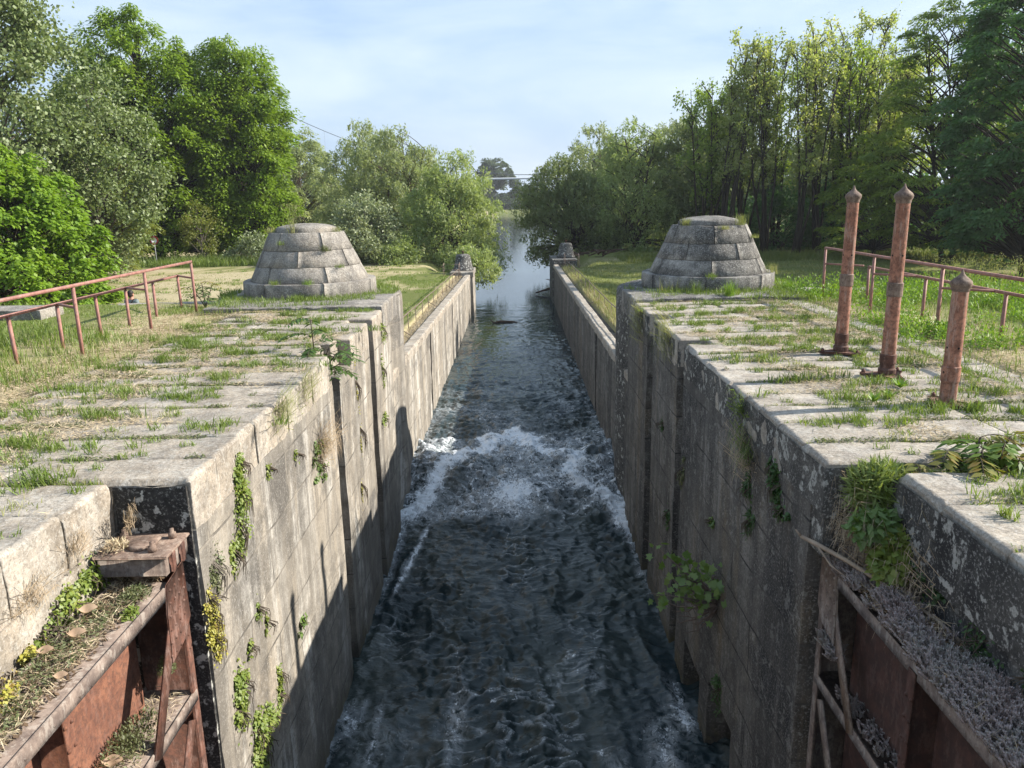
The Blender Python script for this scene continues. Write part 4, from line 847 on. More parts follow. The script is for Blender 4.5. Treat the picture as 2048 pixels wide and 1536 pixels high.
tree('great vivid green acacia, right of the pair, tall leaning top', -21.9, 66, 15.0, 4.7, 'acacia', B_dark, 540, 76000, .30, .13, .92, 'dome', .02, AC, 16, .40, flat=.95, lean=(-.6, 0), outer=.75)
tree('thin pale sapling standing in front of the acacias, near the road sign', -23.6, 60, 2.3, 1.5, 'olive', B_grey, 34, 2600, .20, .07, .5, 'air', .2, ROUND, 17, .05, kind='sapling', cat='sapling')
tree('low grey-green thicket at the foot of the acacias', -19.5, 59.5, -.3, 1.8, 'grey', B_brown, 26, 3600, .2, .09, .5, 'air', .0, BUSH, 18, .05, kind='bush', cat='bush', stems=3)
tree('dull olive tree with bare top twigs between acacia and willows', -25.0, 96, 10.4, 4.6, 'willow', B_brown, 130, 20000, .34, .14, 1.2, 'dome', .05, ROUND, 19, .2)
tree('willow behind the others on the left, low rounded crown', -15.4, 84, 10.4, 5.2, 'willow', B_brown, 150, 26000, .30, .10, 1.1, 'hang', .02, BUSH, 20, .2)
tree('tall domed willow in the middle of the left willow group', -10.4, 75, 9.0, 5.4, 'willow', B_brown, 210, 46000, .27, .09, 1.05, 'hang', .02, ROUND, 21, .28, stems=3)
tree('yellow-green willow overhanging the canal mouth, branches dipping to the water', -4.9, 62, 5.4, 4.2, 'willowlight', B_dark, 220, 46000, .25, .075, .95, 'hang', -.05, BUSH, 22, .2, z0=-2.6, stems=3, lean=(.9, -.8), outer=.6)
tree('drooping willow bough hanging over the left pier into the water', -2.5, 53.2, -.6, 1.7, 'willowlight', B_dark, 50, 7000, .22, .065, .6, 'hang', -.35, BUSH, 23, .09, z0=-2.5, kind='willow_bough', cat='willow')
tree('silvery grey-green willow bush behind the left turret', -10.8, 58, 2.6, 2.5, 'grey', B_grey, 90, 13000, .20, .11, .65, 'air', .0, BUSH, 24, .1, kind='bush', cat='bush', stems=3)
tree('small pale willow tuft at the edge of the sandy ground', -8.2, 57, -.6, 1.6, 'willowlight', B_brown, 36, 5200, .2, .08, .5, 'air', 0, BUSH, 25, .05, kind='bush', cat='bush', stems=3)
# right side
tree('dark leaning willow reaching over the water on the right bank', 6.4, 71, 5.6, 4.6, 'darkw', B_dark, 190, 34000, .27, .085, .95, 'hang', -.03, BUSH, 31, .36, lean=(-2.4, -2), stems=2, z0=-2.7)
tree('pale-topped willow behind the dark leaning one', 11.2, 98, 10.6, 5.0, 'willow', B_brown, 140, 24000, .34, .11, 1.2, 'hang', .05, ROUND, 32, .25)
tree('broad light green willow at the far end of the lawn', 11.0, 69, 8.1, 4.5, 'willowlight', B_dark, 210, 44000, .26, .08, 1.0, 'hang', .0, BUSH, 33, .26, stems=4)
tree('round green willow right of the light one, taller at the back', 19.0, 88, 10.4, 5.0, 'willow', B_brown, 150, 26000, .31, .10, 1.1, 'hang', .05, ROUND, 34, .24)
tree('dusky green poplar at the left edge of the sapling thicket', 15.0, 67, 7.6, 2.8, 'darkw', B_dark, 90, 13000, .26, .15, .85, 'air', .05, ROUND, 35, .16, stems=2)
saps = [(15.6, 62, 9.3, 1.5), (16.5, 60, 12.6, 1.3), (18.6, 64, 11.2, 1.5), (19.8, 60, 13.5, 1.2), (22.4, 66, 12.6, 1.6), (21.4, 58, 12.8, 1.2), (23.9, 61, 13.9, 1.4), (26.3, 63, 15.3, 1.5), (25.9, 60, 12.6, 1.2), (29.6, 66, 13.6, 1.7), (29.0, 62, 12.3, 1.5), (31.8, 64, 13.8, 1.8), (17.6, 66, 10.0, 1.4), (27.6, 58, 10.5, 1.3)]
LS = ['short spindly sapling at the left end of the thicket', 'slim sapling with pale top leaves above the right turret', 'bushy-headed sapling just right of the turret', 'upright sapling with a thin pale tip, left of the tallest', 'sapling with widely spaced branches deep in the thicket', 'straight thin sapling standing forward of the thicket', 'sapling with a forked crown left of the tallest', 'tallest sapling of the thicket with pale flowering tip', 'slender sapling below the tallest one', 'leafy sapling at the back behind the pipe posts', 'sapling with rounded top above the middle pipe post', 'broad-headed sapling merging into the dark trees', 'weak leaning sapling behind the right turret', 'low sapling in front, hidden at its foot by dark shrubs']
THIN = [(0, .25), (.2, .55), (.5, .85), (.75, 1), (.92, .7), (1, .15)]
for k, (x, y, zt, r) in enumerate(saps):
    tree(LS[k], x, y, zt + 1.6, r * 1.2, 'sap' if k % 4 else 'robinia', B_dark, 120, 5600, .23, .12, .40, 'air', .2, THIN, 40 + k, .20, kind='young_tree', cat='tree', stems=8, flat=.9, outer=.9, lean=(rng.uniform(-1.6, 1.0), 0), fan=.75, along=True)
for k, (x, y, zt, r, lb) in enumerate([(17.5, 63, 1.8, 2.8, 'dark undergrowth shrub below the saplings, nearest the turret'), (22.5, 62, 2.6, 3.2, 'dark undergrowth shrub behind the two tall pipe posts'), (27.2, 60, 3.4, 3.0, 'dark undergrowth shrub between saplings and dark trees'), (32.5, 62, 4.6, 3.6, 'dark undergrowth shrub deep under the dark trees')]):
    tree(lb, x, y + 3.5, zt, r, 'dark', B_dark, 80, 9000, .24, .14, .8, 'air', .0, BUSH, 60 + k, .08, kind='bush', cat='bush', stems=4)
tree('tall feathery robinia at the right with sunlit yellow-green top', 28.4, 52, 13.6, 4.6, 'robinia', B_dark, 230, 42000, .24, .10, 1.0, 'dome', .05, TALL, 71, .3, stems=3, flat=.3)
tree('lower dark robinia spreading over the lawn edge at right', 26.2, 56, 6.4, 3.6, 'robinia', B_dark, 130, 20000, .24, .10, .9, 'dome', .03, BUSH, 72, .18, flat=.3)
tree('deep green tree filling the right edge of the photo', 26.6, 40, 13.0, 4.4, 'dark', B_dark, 270, 62000, .24, .11, .9, 'dome', .03, TALL, 73, .32, flat=.42)
tree('deep green tree behind the one at the right edge, taller', 33.0, 50, 17.0, 5.5, 'dark', B_dark, 190, 36000, .3, .15, 1.1, 'dome', .03, TALL, 74, .34)
# woods behind
bk = [(-46, 74, 13, 7, 'big rounded tree behind the acacias, mostly hidden'), (-36, 92, 12, 7, 'dark tree behind the acacia pair'), (-30, 110, 10, 7, 'distant green tree behind the left willows'), (-15, 112, 8.0, 6, 'distant green tree behind the domed willow'), (16, 118, 9, 6, 'distant green tree behind the right willows'), (27, 104, 11, 7, 'distant tree seen through the sapling stems'), (37, 88, 12, 7, 'tree seen between the saplings and dark trees'), (46, 74, 14, 7, 'tree behind the dark trees at right'), (-58, 58, 15, 8, 'tree beyond the poplar, off to the left'), (22, 80, 5.5, 4.5, 'low tree behind the sapling stems'), (31, 78, 7, 5, 'round low tree behind the sapling thicket')]
for k, (x, y, zt, r, lb) in enumerate(bk):
    tree(lb, x, y, zt, r, 'willow' if k % 3 else 'darkw', B_dark, 110, 15000, .48, .26, 1.5, 'dome', .02, ROUND, 80 + k, .3)
# far shore
POP = [(0, .3), (.3, .35), (.5, .6), (.65, 1), (.85, .9), (1, .4)]
tree('tall spreading poplar alone on the far shore', -6.8, 370, 19.0, 8.2, 'far', B_dark, 90, 9000, 1.0, .7, 2.4, 'dome', .15, POP, 101, .6, z0=-3)
fs_ = [(2.8, 362, 11.5, 3.6, 'narrow dark tree on the far shore right of the tall poplar'), (-12, 366, 7, 6, 'low tree on the far shore left of the poplar'), (9.8, 368, 7.6, 7, 'rounded tree on the far shore behind the white pipe'), (-2, 360, 4.2, 6, 'bushy tree at the far waterline below the poplar'), (16, 362, 6.5, 7, 'far shore tree by the dark willow'), (-24, 372, 9, 8, 'far shore tree behind the left willow'), (28, 372, 9, 8, 'far shore tree behind the right willow'), (-40, 374, 11, 9, 'far shore tree farther left'), (46, 374, 11, 9, 'far shore tree farther right')]
for k, (x, y, zt, r, lb) in enumerate(fs_):
    tree(lb, x, y, zt, r, 'far', B_dark, 50, 4200, 1.0, .7, 2.0, 'dome', .0, BUSH, 110 + k, .4, z0=-3, group='trees on the far shore')
q = np.random.default_rng(5); n = 52000; px = np.concatenate([q.uniform(-260, -45, n // 2), q.uniform(50, 260, n // 2)]); py = q.uniform(360, 392, n); pz = -3 + (9 + 5 * fbm(px * .03, py * .03, 0, 3, 4)) * q.random(n) ** .6
mb = MB(); mb.leaves(np.stack([px, py, pz], 1), q.normal(0, 1, (n, 3)), q.normal(0, 1, (n, 3)) + (0, 0, .7), 1.5, 1.0); mb.build('far_woods', LM['far'], kind='stuff', label='wooded far shore of the river')
# grassy spit
P = []; mb = MB(); a = np.linspace(0, 2 * np.pi, 25)[:-1]
for f_, z in ((1.3, -5.6), (1.0, -4.86), (.8, -4.3), (.4, -4.1), (.02, -4.05)): P.append(np.stack([-9.6 + 2.3 * f_ * np.cos(a) * (1 + .15 * np.sin(3 * a)), 146 + 5 * f_ * np.sin(a), z + 0 * a], 1))
P = np.stack(P); P = np.concatenate([P, P[:, :1]], 1); mb.grid(P); mb.build('river_spit', plain('orange_soil', (.30, .19, .09), .9), kind='structure', label='small orange earth spit in the river')
n = 1500; a = q.random(n) * 6.28; rr = q.random(n) ** .5; mb = MB(); mb.blades(np.stack([-9.9 + 2.0 * rr * np.cos(a), 146 + 4.5 * rr * np.sin(a), -4.3 + 0 * a], 1), q.uniform(.5, 1.4, n), .12, q.normal(0, .3, (n, 2)), q.random(n) * 3.14)
mb.build('spit_grass', leaf_mat('spit_grass_blade', (.12, .2, .02), (.17, .25, .03), (.25, .27, .05)), kind='stuff', label='bright grass on the river spit')

# ------------------------------------------------------------------ grass, weeds, straw
G_green = leaf_mat('grass_blade', (.10, .16, .02), (.145, .215, .03), (.22, .27, .06), .4, .04, .9)
G_yel = leaf_mat('yellowing_grass_blade', (.17, .21, .05), (.25, .27, .09), (.36, .33, .16), .4, .04, .9)
G_hay = leaf_mat('straw', (.38, .31, .19), (.48, .40, .27), (.30, .21, .13), .12, .05, 2)
G_weed = leaf_mat('lush_weed_leaf', (.11, .21, .012), (.16, .28, .018), (.23, .33, .04), .42, .05, 1)
G_lawn = leaf_mat('lawn_blade', (.09, .125, .024), (.13, .165, .035), (.19, .20, .06), .4, .03, .4)
G_dry = leaf_mat('dry_grass', (.38, .29, .19), (.46, .36, .25), (.30, .22, .15), .3, .04, 2)
L_ail = leaf_mat('ailanthus_leaf', (.035, .085, .015), (.06, .12, .022), (.10, .16, .03), .35, .10, 2)
L_ailr = leaf_mat('reddish_ailanthus_leaf', (.15, .18, .02), (.21, .20, .03), (.24, .13, .04), .4, .08, 3)
L_dk2 = leaf_mat('ailanthus_green_leaf', (.07, .14, .018), (.10, .18, .025), (.16, .22, .03), .4, .03, 3)
L_fig = leaf_mat('fig_leaf', (.09, .17, .03), (.13, .21, .045), (.17, .25, .07), .45, .08, 2)
L_ivy = leaf_mat('wall_creeper_leaf', (.11, .17, .02), (.16, .22, .03), (.25, .27, .05), .35, .06, 3)
L_yel = leaf_mat('yellow_sedum_leaf', (.26, .26, .03), (.35, .33, .05), (.24, .13, .05), .3, .05, 6)
L_moss = leaf_mat('dusty_green_leaf', (.09, .12, .04), (.13, .15, .06), (.16, .15, .08), .3, .04, 4)
L_stone = leaf_mat('mauve_stonecrop_leaf', (.30, .215, .20), (.42, .36, .365), (.27, .28, .25), .2, .05, 2.2)
L_dk = leaf_mat('deep_green_leaf', (.025, .075, .012), (.04, .10, .02), (.07, .13, .03), .35, .06, 3)
q = np.random.default_rng(77)
def blades_at(P, hmin, hmax, w, lean, name, mat, label=None, kind='stuff', parent=None):
    n = len(P); mb = MB(); mb.blades(P, q.uniform(hmin, hmax, n) * (.5 + .5 * q.random(n)), w * (.6 + .8 * q.random(n)), q.normal(0, lean, (n, 2)), q.random(n) * np.pi)
    kw = {}
    if kind: kw['kind'] = kind
    if label: kw['label'] = label
    return mb.build(name, mat, parent, **kw)
def clump(centers, r, per, hmin, hmax, z=None):
    c = np.repeat(np.asarray(centers, float), per, 0); n = len(c); a = q.random(n) * 6.283; rr = np.sqrt(q.random(n)) * r * (.4 + q.random(n))
    P = np.stack([c[:, 0] + rr * np.cos(a), c[:, 1] + rr * np.sin(a), 0 * a], 1); return P
deckL = [(-4.4, 7.9), (-3.5, 10.4), (-4.9, 11.8), (-5.4, 9.2), (-4.2, 14.2), (-5.6, 12.6), (-3.2, 13.2), (-3.18, 7.38), (-4.25, 6.82), (-4.0, 6.02), (-4.73, 6.99), (-5.03, 10.96), (-5.67, 13.91), (-3.77, 8.6), (-3.79, 12.45), (-3.64, 14.56), (-3.73, 9.6), (-5.3, 10.32), (-4.4, 13.0), (-4.7, 9.0), (-4.1, 11.3), (-5.2, 8.0), (-4.5, 15.2), (-3.3, 15.6), (-5.0, 12.2), (-5.5, 6.2), (-5.3, 5.3), (-4.6, 5.5)]
deckR = [(3.3, 10.2), (4.6, 11.5), (5.3, 13.6), (3.6, 14.4), (5.2, 11.2), (3.4, 7.2), (4.7, 13.58), (3.77, 8.06), (4.25, 7.44), (4.18, 8.72), (3.59, 9.02), (4.15, 10.85), (3.78, 11.27), (3.69, 11.7), (2.94, 15.06), (4.85, 7.6), (4.4, 7.7), (5.0, 12.3), (4.4, 14.6), (5.3, 8.2), (5.1, 9.9), (4.1, 12.6), (3.3, 13.2), (5.7, 7.0), (4.9, 6.6), (4.0, 15.7), (3.2, 4.9), (3.9, 5.3)]
def deck(sg, rows, pts, xm):
    ys = sorted({round(r_[1], 3) for r_ in rows}); gx_, gy_ = [], []
    for e in ys:
        xin = min(r_[2] for r_ in rows if abs(r_[1] - e) < .02) + .05; n = 900; x = q.uniform(xin, xm, n); d = fbm(x * 1.1, e * 3.1, 0, 201 + int(sg), 3) + .35 * (x - 3.2) / 2.4
        k = d > -.12; gx_.append(x[k]); gy_.append(e + q.normal(0, .022, k.sum()))
    X = np.concatenate(gx_); Y = np.concatenate(gy_); P = np.stack([sg * X, Y, -.035 + 0 * X], 1)
    m = q.random(len(P)) < .5
    return P[m], P[~m], ys
for sg, rows_, pts, nm in ((-1, rowsL, deckL, 'sunlit left'), (1, rowsR, deckR, 'right')):
    A, B, ys = deck(sg, rows_, pts, 5.7)
    P2 = np.concatenate([clump(pts, .15, 60, 0, 0), clump([(a + q.normal(0, .32), b + q.normal(0, .09)) for a, b in pts for _ in range(9)], .09, 26, 0, 0)]); P2[:, 2] = -.01; P2 = P2[~((np.abs(P2[:, 0]) < 3.36) & (P2[:, 1] < 6.35))]; extra = clump(np.stack([sg * q.uniform(2.9, 5.7, 200), q.uniform(4, 16, 200)], 1), .08, 40, 0, 0); extra[:, 2] = -.015
    ok = ~((np.abs(extra[:, 0]) < 3.4) & (extra[:, 1] < 6.4)); extra = extra[ok]
    mb = MB()
    for P, h0, h1, w, ln in ((A, .03, .085, .007, .5), (P2, .05, .18, .009, .5), (extra, .04, .12, .008, .5)):
        n = len(P); mb.blades(P, q.uniform(h0, h1, n), w * (.6 + .8 * q.random(n)), q.normal(0, ln, (n, 2)), q.random(n) * np.pi)
    mb.build('deck_grass', G_green, kind='stuff', label=f'green grass tufts in the joints of the {nm} deck')
    pe = clump(pts[::2] + [(sg * a, b) for a, b in zip(q.uniform(3, 5.8, 26), q.uniform(5, 16.2, 26))], .16, 60, 0, 0); pe[:, 2] = -.01
    ok = ~((np.abs(pe[:, 0]) < 3.4) & (pe[:, 1] < 6.4)); pe = pe[ok]
    P = np.concatenate([B, pe]); blades_at(P, .03, .13, .007, .5, 'deck_yellow_grass', G_yel, f'yellowing grass on the {nm} deck')
    # straw lying flat
    n = 110000; x = q.uniform(2.75, 6.9, n); y = q.uniform(3.5, 16.6, n); dj = np.min(np.abs(y[:, None] - np.array(ys)[None]), 1)
    d = fbm(x * 1.3, y * 1.3, 0, 210 + int(sg), 4) + .30 * (x - 4.2) + .62 * np.exp(-(dj / .045) ** 2) - .24
    k = (d > q.normal(.14, .16, n)) & ~((x < 3.38) & (y < 6.3)) & ~((x < 3.15) & ((y > 11) & (y < 12.0) | (y > 13.9) & (y < 14.65)))
    P = np.stack([sg * x[k], y[k], np.where(x[k] > 5.65, -.03, .004)], 1); n = len(P); mb = MB(); a = q.random(n) * 6.283; l = q.uniform(.03, .11, n)
    dv = np.stack([np.cos(a), np.sin(a), q.uniform(0, .35, n)], 1); mb.leaves(P + dv * l[:, None] * .5 + (0, 0, .006), dv, np.array([0, 0, 1.]) + q.normal(0, .3, (n, 3)), l, .006 + .004 * q.random(n))
    mb.build('straw_litter', G_hay, kind='stuff', label=f'dry straw litter lying on the {nm} deck')
# grass beyond the left handrail
n = 85000; x = -q.uniform(5.5, 15.5, n); y = q.uniform(4.5, 17.3, n); d = sstep(5.5, 6.6, -x + .8 * fbm(x * .9, y * .9, 0, 221, 3)); k = (q.random(n) < d * (.55 + .6 * fbm(x * 1.4, y * 1.4, 0, 222, 3)) + .04) & (q.random(n) < np.clip(9 / y, .3, 1) + .2)
P = np.stack([x[k], y[k], ground_z(x[k], y[k]) - .01], 1); hh = (.12 + .24 * sstep(6.2, 8, -P[:, 0])) * (1 - .6 * sstep(13, 15.5, P[:, 1])) * (1 - .62 * ((P[:, 1] > 13.2) * (P[:, 0] < -6.3) * (P[:, 0] > -10))); mb = MB(); n = len(P)
mb.blades(P, hh * (.5 + q.random(n)), .010 * (.6 + .8 * q.random(n)), q.normal(0, .35, (n, 2)), q.random(n) * np.pi); mb.build('verge_grass', G_green, kind='stuff', label='tall green grass on the verge beyond the left handrail')
k = q.random(n) < .30; k &= ~((P[:, 1] > 12.5) & (P[:, 0] < -6.3) & (P[:, 0] > -10)); blades_at(P[k] + q.normal(0, .03, (k.sum(), 3)) * (1, 1, 0), .15, .42, .007, .35, 'verge_seed_grass', G_yel, 'pale seeding grass on the verge beyond the left handrail')
n = 20000; x = -q.uniform(5.4, 8.2, n); y = q.uniform(4.5, 17, n); P = np.stack([x, y, ground_z(x, y) + .004], 1)[fbm(x * 1.2, y * 1.2, 0, 225, 3) > -.1]; n = len(P); a = q.random(n) * 6.283; dv = np.stack([np.cos(a), np.sin(a), q.uniform(0, .5, n)], 1); mb = MB(); mb.leaves(P, dv, np.array([0, 0, 1.]) + q.normal(0, .3, (n, 3)), q.uniform(.05, .14, n), .008); mb.build('verge_straw', G_hay, kind='stuff', label='dry straw among the verge grass by the left handrail')
# lush weeds at the right
n = 1500; cx = q.uniform(6.0, 13.5, n); cy_ = q.uniform(8.0, 17.6, n); d = fbm(cx * .8, cy_ * .8, 0, 231, 3) + .5 * sstep(6.2, 7.6, cx) + .5 * sstep(10.5, 13.5, cy_) * sstep(5.6, 6.6, cx) - .35; k = d > .05; cx, cy_, d = cx[k], cy_[k], d[k]
hh = np.clip(.22 + .38 * d, .14, .6); per = 60; idx = np.repeat(np.arange(len(cx)), per); n = len(idx); v = unit(q.normal(0, 1, (n, 3))); v[:, 2] = abs(v[:, 2])
P = np.stack([cx[idx], cy_[idx], -.05 + 0 * idx], 1) + v * (hh[idx] * (.35 + .65 * q.random(n)))[:, None] * (.75, .75, 1.0); mb = MB(); mb.leaves(P, v + q.normal(0, .5, (n, 3)), v + (0, 0, 1.0), .065 * (.6 + .8 * q.random(n)), .028); mb.build('weed_bank', G_weed, kind='stuff', label='lush bright weeds round the right handrail')
n = 16000; x = q.uniform(5.7, 14, n); y = q.uniform(5, 17.6, n); k = fbm(x, y, 0, 233, 3) + .25 * (x - 6.4) > -.1; P = np.stack([x[k], y[k], ground_z(x[k], y[k])], 1); blades_at(P, .08, .34, .009, .4, 'weedy_grass', G_green, 'green grass among the weeds by the right handrail')
n = 1500; x = q.uniform(9.0, 19, n); y = q.uniform(15.2, 19.5, n); z = np.where(y > 17.5, ground_z(x, y) , -.05); k = (y < 17.5) & (x > 9); P = np.stack([x[k], y[k], z[k]], 1); oat = P
mb = MB(); n = len(P); H_ = q.uniform(.55, .95, n); ln = q.normal(0, .16, (n, 2)); mb.blades(P, H_, .007, ln, q.random(n) * np.pi)
sp = np.repeat(np.arange(n), 9); m = len(sp); tp = P[sp] + np.stack([ln[sp, 0] * H_[sp], ln[sp, 1] * H_[sp], H_[sp] * .93], 1) + q.normal(0, .035, (m, 3)) * (1, 1, 1.6) - (0, 0, .03); mb.leaves(tp, q.normal(0, .4, (m, 3)) + (0, 0, -1), q.normal(0, 1, (m, 3)), .035, .011); mb.build('wild_oats', G_yel, kind='stuff', label='tall pale wild oats along the back of the right deck')
n = 15000; x = q.uniform(5.6, 8.2, n); y = q.uniform(5, 13, n); P = np.stack([x, y, ground_z(x, y) + .006], 1)[fbm(x * 1.2, y * 1.2, 0, 236, 3) > -.15]; n = len(P); a = q.random(n) * 6.283; dv = np.stack([np.cos(a), np.sin(a), q.uniform(0, .5, n)], 1); mb = MB(); mb.leaves(P, dv, np.array([0, 0, 1.]) + q.normal(0, .3, (n, 3)), q.uniform(.05, .14, n), .009); mb.build('hay_patch', G_hay, kind='stuff', label='raked hay on the ground behind the pipe posts')
n = 2600; x = np.full(n, 5.70) + q.normal(0, .035, n); y = q.uniform(6.6, 13.5, n); k = fbm(x * 0, y * 1.1, 0, 238, 3) > -.15; blades_at(np.stack([x[k], y[k], -.04 + 0 * x[k]], 1), .06, .2, .009, .5, 'gutter_grass', G_green, 'line of grass in the paving gutter behind the pipe posts')
# banks and lawns below
def strip(sg, y0, y1, n, a, b, gate_):
    x = q.uniform(a, b, n); y = y0 + (y1 - y0) * q.random(n) ** 1.4; P = np.stack([sg * x, y, 0 * x], 1); P[:, 2] = ground_z(P[:, 0], P[:, 1]) - .01; return P[gate_(x, y)]
P = strip(1, 17.7, 58, 60000, 3.45, 24, lambda x, y: q.random(len(x)) < np.clip(30 / y, 0, 1)); mb = MB(); n = len(P); mb.blades(P, (.08 + .10 * q.random(n)), .018, q.normal(0, .4, (n, 2)), q.random(n) * np.pi); mb.build('lawn_grass', G_lawn, kind='stuff', label='mown green lawn on the right bank')
P = strip(1, 17.3, 53, 9000, 3.3, 4.1, lambda x, y: q.random(len(x)) < .85); blades_at(P, .2, .6, .012, .4, 'bank_tall_grass', G_yel, 'tall pale grass along the right channel railing')
P = strip(1, 17.3, 53, 3500, 3.25, 3.8, lambda x, y: q.random(len(x)) < .8); blades_at(P, .2, .5, .012, .6, 'bank_dry_grass', G_dry, 'dry grass on the right channel wall')
P = strip(-1, 17.3, 48, 11000, 2.92, 3.36, lambda x, y: q.random(len(x)) < .9); P[:, 2] = np.maximum(P[:, 2], -1.75 - .0225 * np.clip(P[:, 1] - 17, 0, 33)); blades_at(P, .03, .13, .013, .9, 'bank_hay', G_hay, 'golden hay along the left channel wall')
P = strip(-1, 17.7, 50, 26000, 3.7, 7.5, lambda x, y: fbm(x * .6, y * .3, 0, 241, 3) - .15 * (x - 4.8) > -.1); blades_at(P, .07, .2, .016, .4, 'bank_green_grass', G_green, 'green grass strip beside the left railing')
P = strip(-1, 20, 58, 30000, 6, 34, lambda x, y: fbm(x * .15, y * .4, 0, 242, 4) > .0); blades_at(P, .05, .13, .02, .6, 'field_dry_grass', G_yel, 'sparse dry grass on the sandy ground')
x = -q.uniform(9, 40, 16000); y = q.uniform(57.0, 61.5, 16000) - .02 * x * 0; P = np.stack([x, y, ground_z(x, y)], 1); blades_at(P, .4, 1.15, .035, .2, 'rough_grass', G_green, 'rough high grass at the foot of the left trees')
x = q.uniform(8, 44, 14000); y = q.uniform(53, 60, 14000) - .25 * np.clip(x - 20, 0, 30); P = np.stack([x, y, ground_z(x, y)], 1); blades_at(P, .2, .8, .035, .25, 'woodland_edge_grass', G_lawn, 'rough grass at the edge of the right trees')

# ------------------------------------------------------------------ single plants
GP = 'plants on the lock walls'
def leafclump(mb, c, r, n, l, w, nrm, droop=.5, sc3=(1, 1, 1)):
    nrm = np.array(nrm, float); v = unit(q.normal(0, 1, (n, 3))); s_ = v @ nrm; v = v - np.outer(np.minimum(s_, 0) * 2, nrm); rr = q.random(n)[:, None] ** .5
    P = np.array(c) + v * rr * np.array(r) ; mb.leaves(P, v + q.normal(0, .6, (n, 3)) + (0, 0, -droop), v * .6 + nrm * .8 + (0, 0, .5), l * (.6 + .8 * q.random(n)), w * (.7 + .6 * q.random(n)))
def wall_plant(label, sg, blobs, mat, l=.05, w=.035, droop=.6, cat='wall plant', kind='wall_plant', xw=None, twigs=9, tmat=None, dens=1.0):
    xw = xw if xw is not None else (2.65 if sg < 0 else 2.62); y0, z0 = blobs[0][:2]; o = empty(kind, (sg * xw, y0, z0), label, cat, GP); nv = np.array([-sg, 0, 0.])
    mb = MB()
    for (y, z, ry, rz, n) in blobs:
        for k in range(6):
            f_ = q.uniform(.35, .75); leafclump(mb, (sg * xw, y + q.normal(0, ry * .55), z + q.normal(0, rz * .55) - .1 * rz), (min(ry, .14) * f_, ry * f_, rz * f_), int(n * dens / 6 * q.uniform(.5, 1.5)), l, w, nv, droop)
        leafclump(mb, (sg * xw, y, z), (.05, ry * 1.5, rz * 1.5), max(3, int(n * .10)), l * .8, w * .8, nv, droop)
    mb.build('leaves', mat, o); mb = MB()
    for (y, z, ry, rz, n) in blobs:
        for k in range(twigs):
            a = np.array([sg * (xw + .01), y + q.normal(0, ry * .3), z + rz * .5]); e = np.array([sg * (xw - q.uniform(.02, .12)), y + q.normal(0, ry * .7), z - rz * q.uniform(.3, 1.1)]); mb.tube([a, (a + e) / 2 + nv * .06, e], [.006, .004, .002], 4, cap=False)
    mb.build('stems', tmat or B_brown, o); return o
wall_plant('green creeper trailing down from the coping beside the sunlit gate', -1, [(7.06, -.28, .10, .16, 160), (7.0, -.55, .17, .26, 620), (6.85, -.85, .12, .22, 300), (6.66, -1.05, .07, .2, 90)], L_ivy, .04, .028)
wall_plant('dusty grey-green tuft on the wall edge above the yellow sedum', -1, [(6.2, -.95, .13, .22, 420)], L_moss, .035, .016, tmat=B_grey, twigs=14)
wall_plant('yellow sedum mat hanging on the wall edge beside the gate post', -1, [(6.02, -1.3, .13, .24, 620), (6.05, -1.55, .12, .2, 380), (6.03, -1.15, .1, .12, 150)], L_yel, .028, .022)
wall_plant('round green pellitory clump low on the sunlit wall, browned on top', -1, [(6.5, -2.35, .17, .24, 460), (6.38, -2.55, .14, .2, 260)], L_ivy, .045, .032)
wall_plant('largest green clump at the bottom of the sunlit wall', -1, [(6.8, -3.05, .2, .24, 480), (6.9, -3.3, .24, .28, 620), (7.2, -3.2, .14, .16, 150)], L_ivy, .045, .033)
wall_plant('narrow green clump halfway down, in the edge of the shadow', -1, [(7.57, -2.95, .08, .2, 240), (7.5, -3.15, .08, .14, 120)], L_ivy, .042, .03)
wall_plant('small green sprig rooted in a joint above the narrow clump', -1, [(7.14, -1.88, .06, .13, 90), (6.8, -2.1, .07, .1, 70), (7.35, -2.15, .05, .12, 60)], L_ivy, .042, .03)
wall_plant('sprig of big round leaves sticking out of the sunlit wall', -1, [(8.5, -2.85, .16, .07, 20)], L_fig, .10, .08, twigs=3)
wall_plant('bright leafy shoots among a dry tuft below the wall slot', -1, [(9.95, -1.05, .15, .1, 70), (10.0, -1.36, .2, .1, 110), (9.7, -1.15, .08, .08, 30)], L_fig, .06, .035)
wall_plant('small leafy sprig high on the sunlit wall near the creeper', -1, [(7.85, -.6, .07, .07, 60), (8.9, -.8, .08, .08, 50)], L_ivy, .04, .03)
wall_plant('thin creeper between the two wall slots on the sunlit wall', -1, [(12.7, -.9, .06, .3, 70), (12.8, -1.8, .05, .4, 80), (12.6, -2.7, .06, .3, 60)], L_yel, .04, .025)
wall_plant('green tuft on the far corner of the sunlit wall below the turret', -1, [(15.6, -.4, .2, .22, 200), (15.3, -1.2, .12, .3, 130), (15.2, -2.2, .2, .16, 160)], L_ivy, .05, .035)
wall_plant('leafy vine hanging on the shaded wall under the coping corner', 1, [(7.3, -.48, .10, .12, 130), (7.15, -.65, .13, .18, 260), (7.05, -.82, .12, .1, 120)], L_dk, .055, .045)
wall_plant('green tuft with broad blades below the dry grass on the shaded wall', 1, [(8.0, -1.02, .16, .16, 170), (7.9, -1.35, .09, .18, 130)], L_dk, .075, .022)
wall_plant('round fern-like clump low on the shaded wall', 1, [(8.74, -4.05, .14, .18, 190)], L_dk, .05, .03)
wall_plant('small light green rosette alone on the shaded wall', 1, [(9.45, -2.0, .09, .09, 40)], L_fig, .07, .04)
wall_plant('green clump beside the first slot of the shaded wall', 1, [(11.25, -2.0, .12, .22, 160)], L_moss, .05, .035)
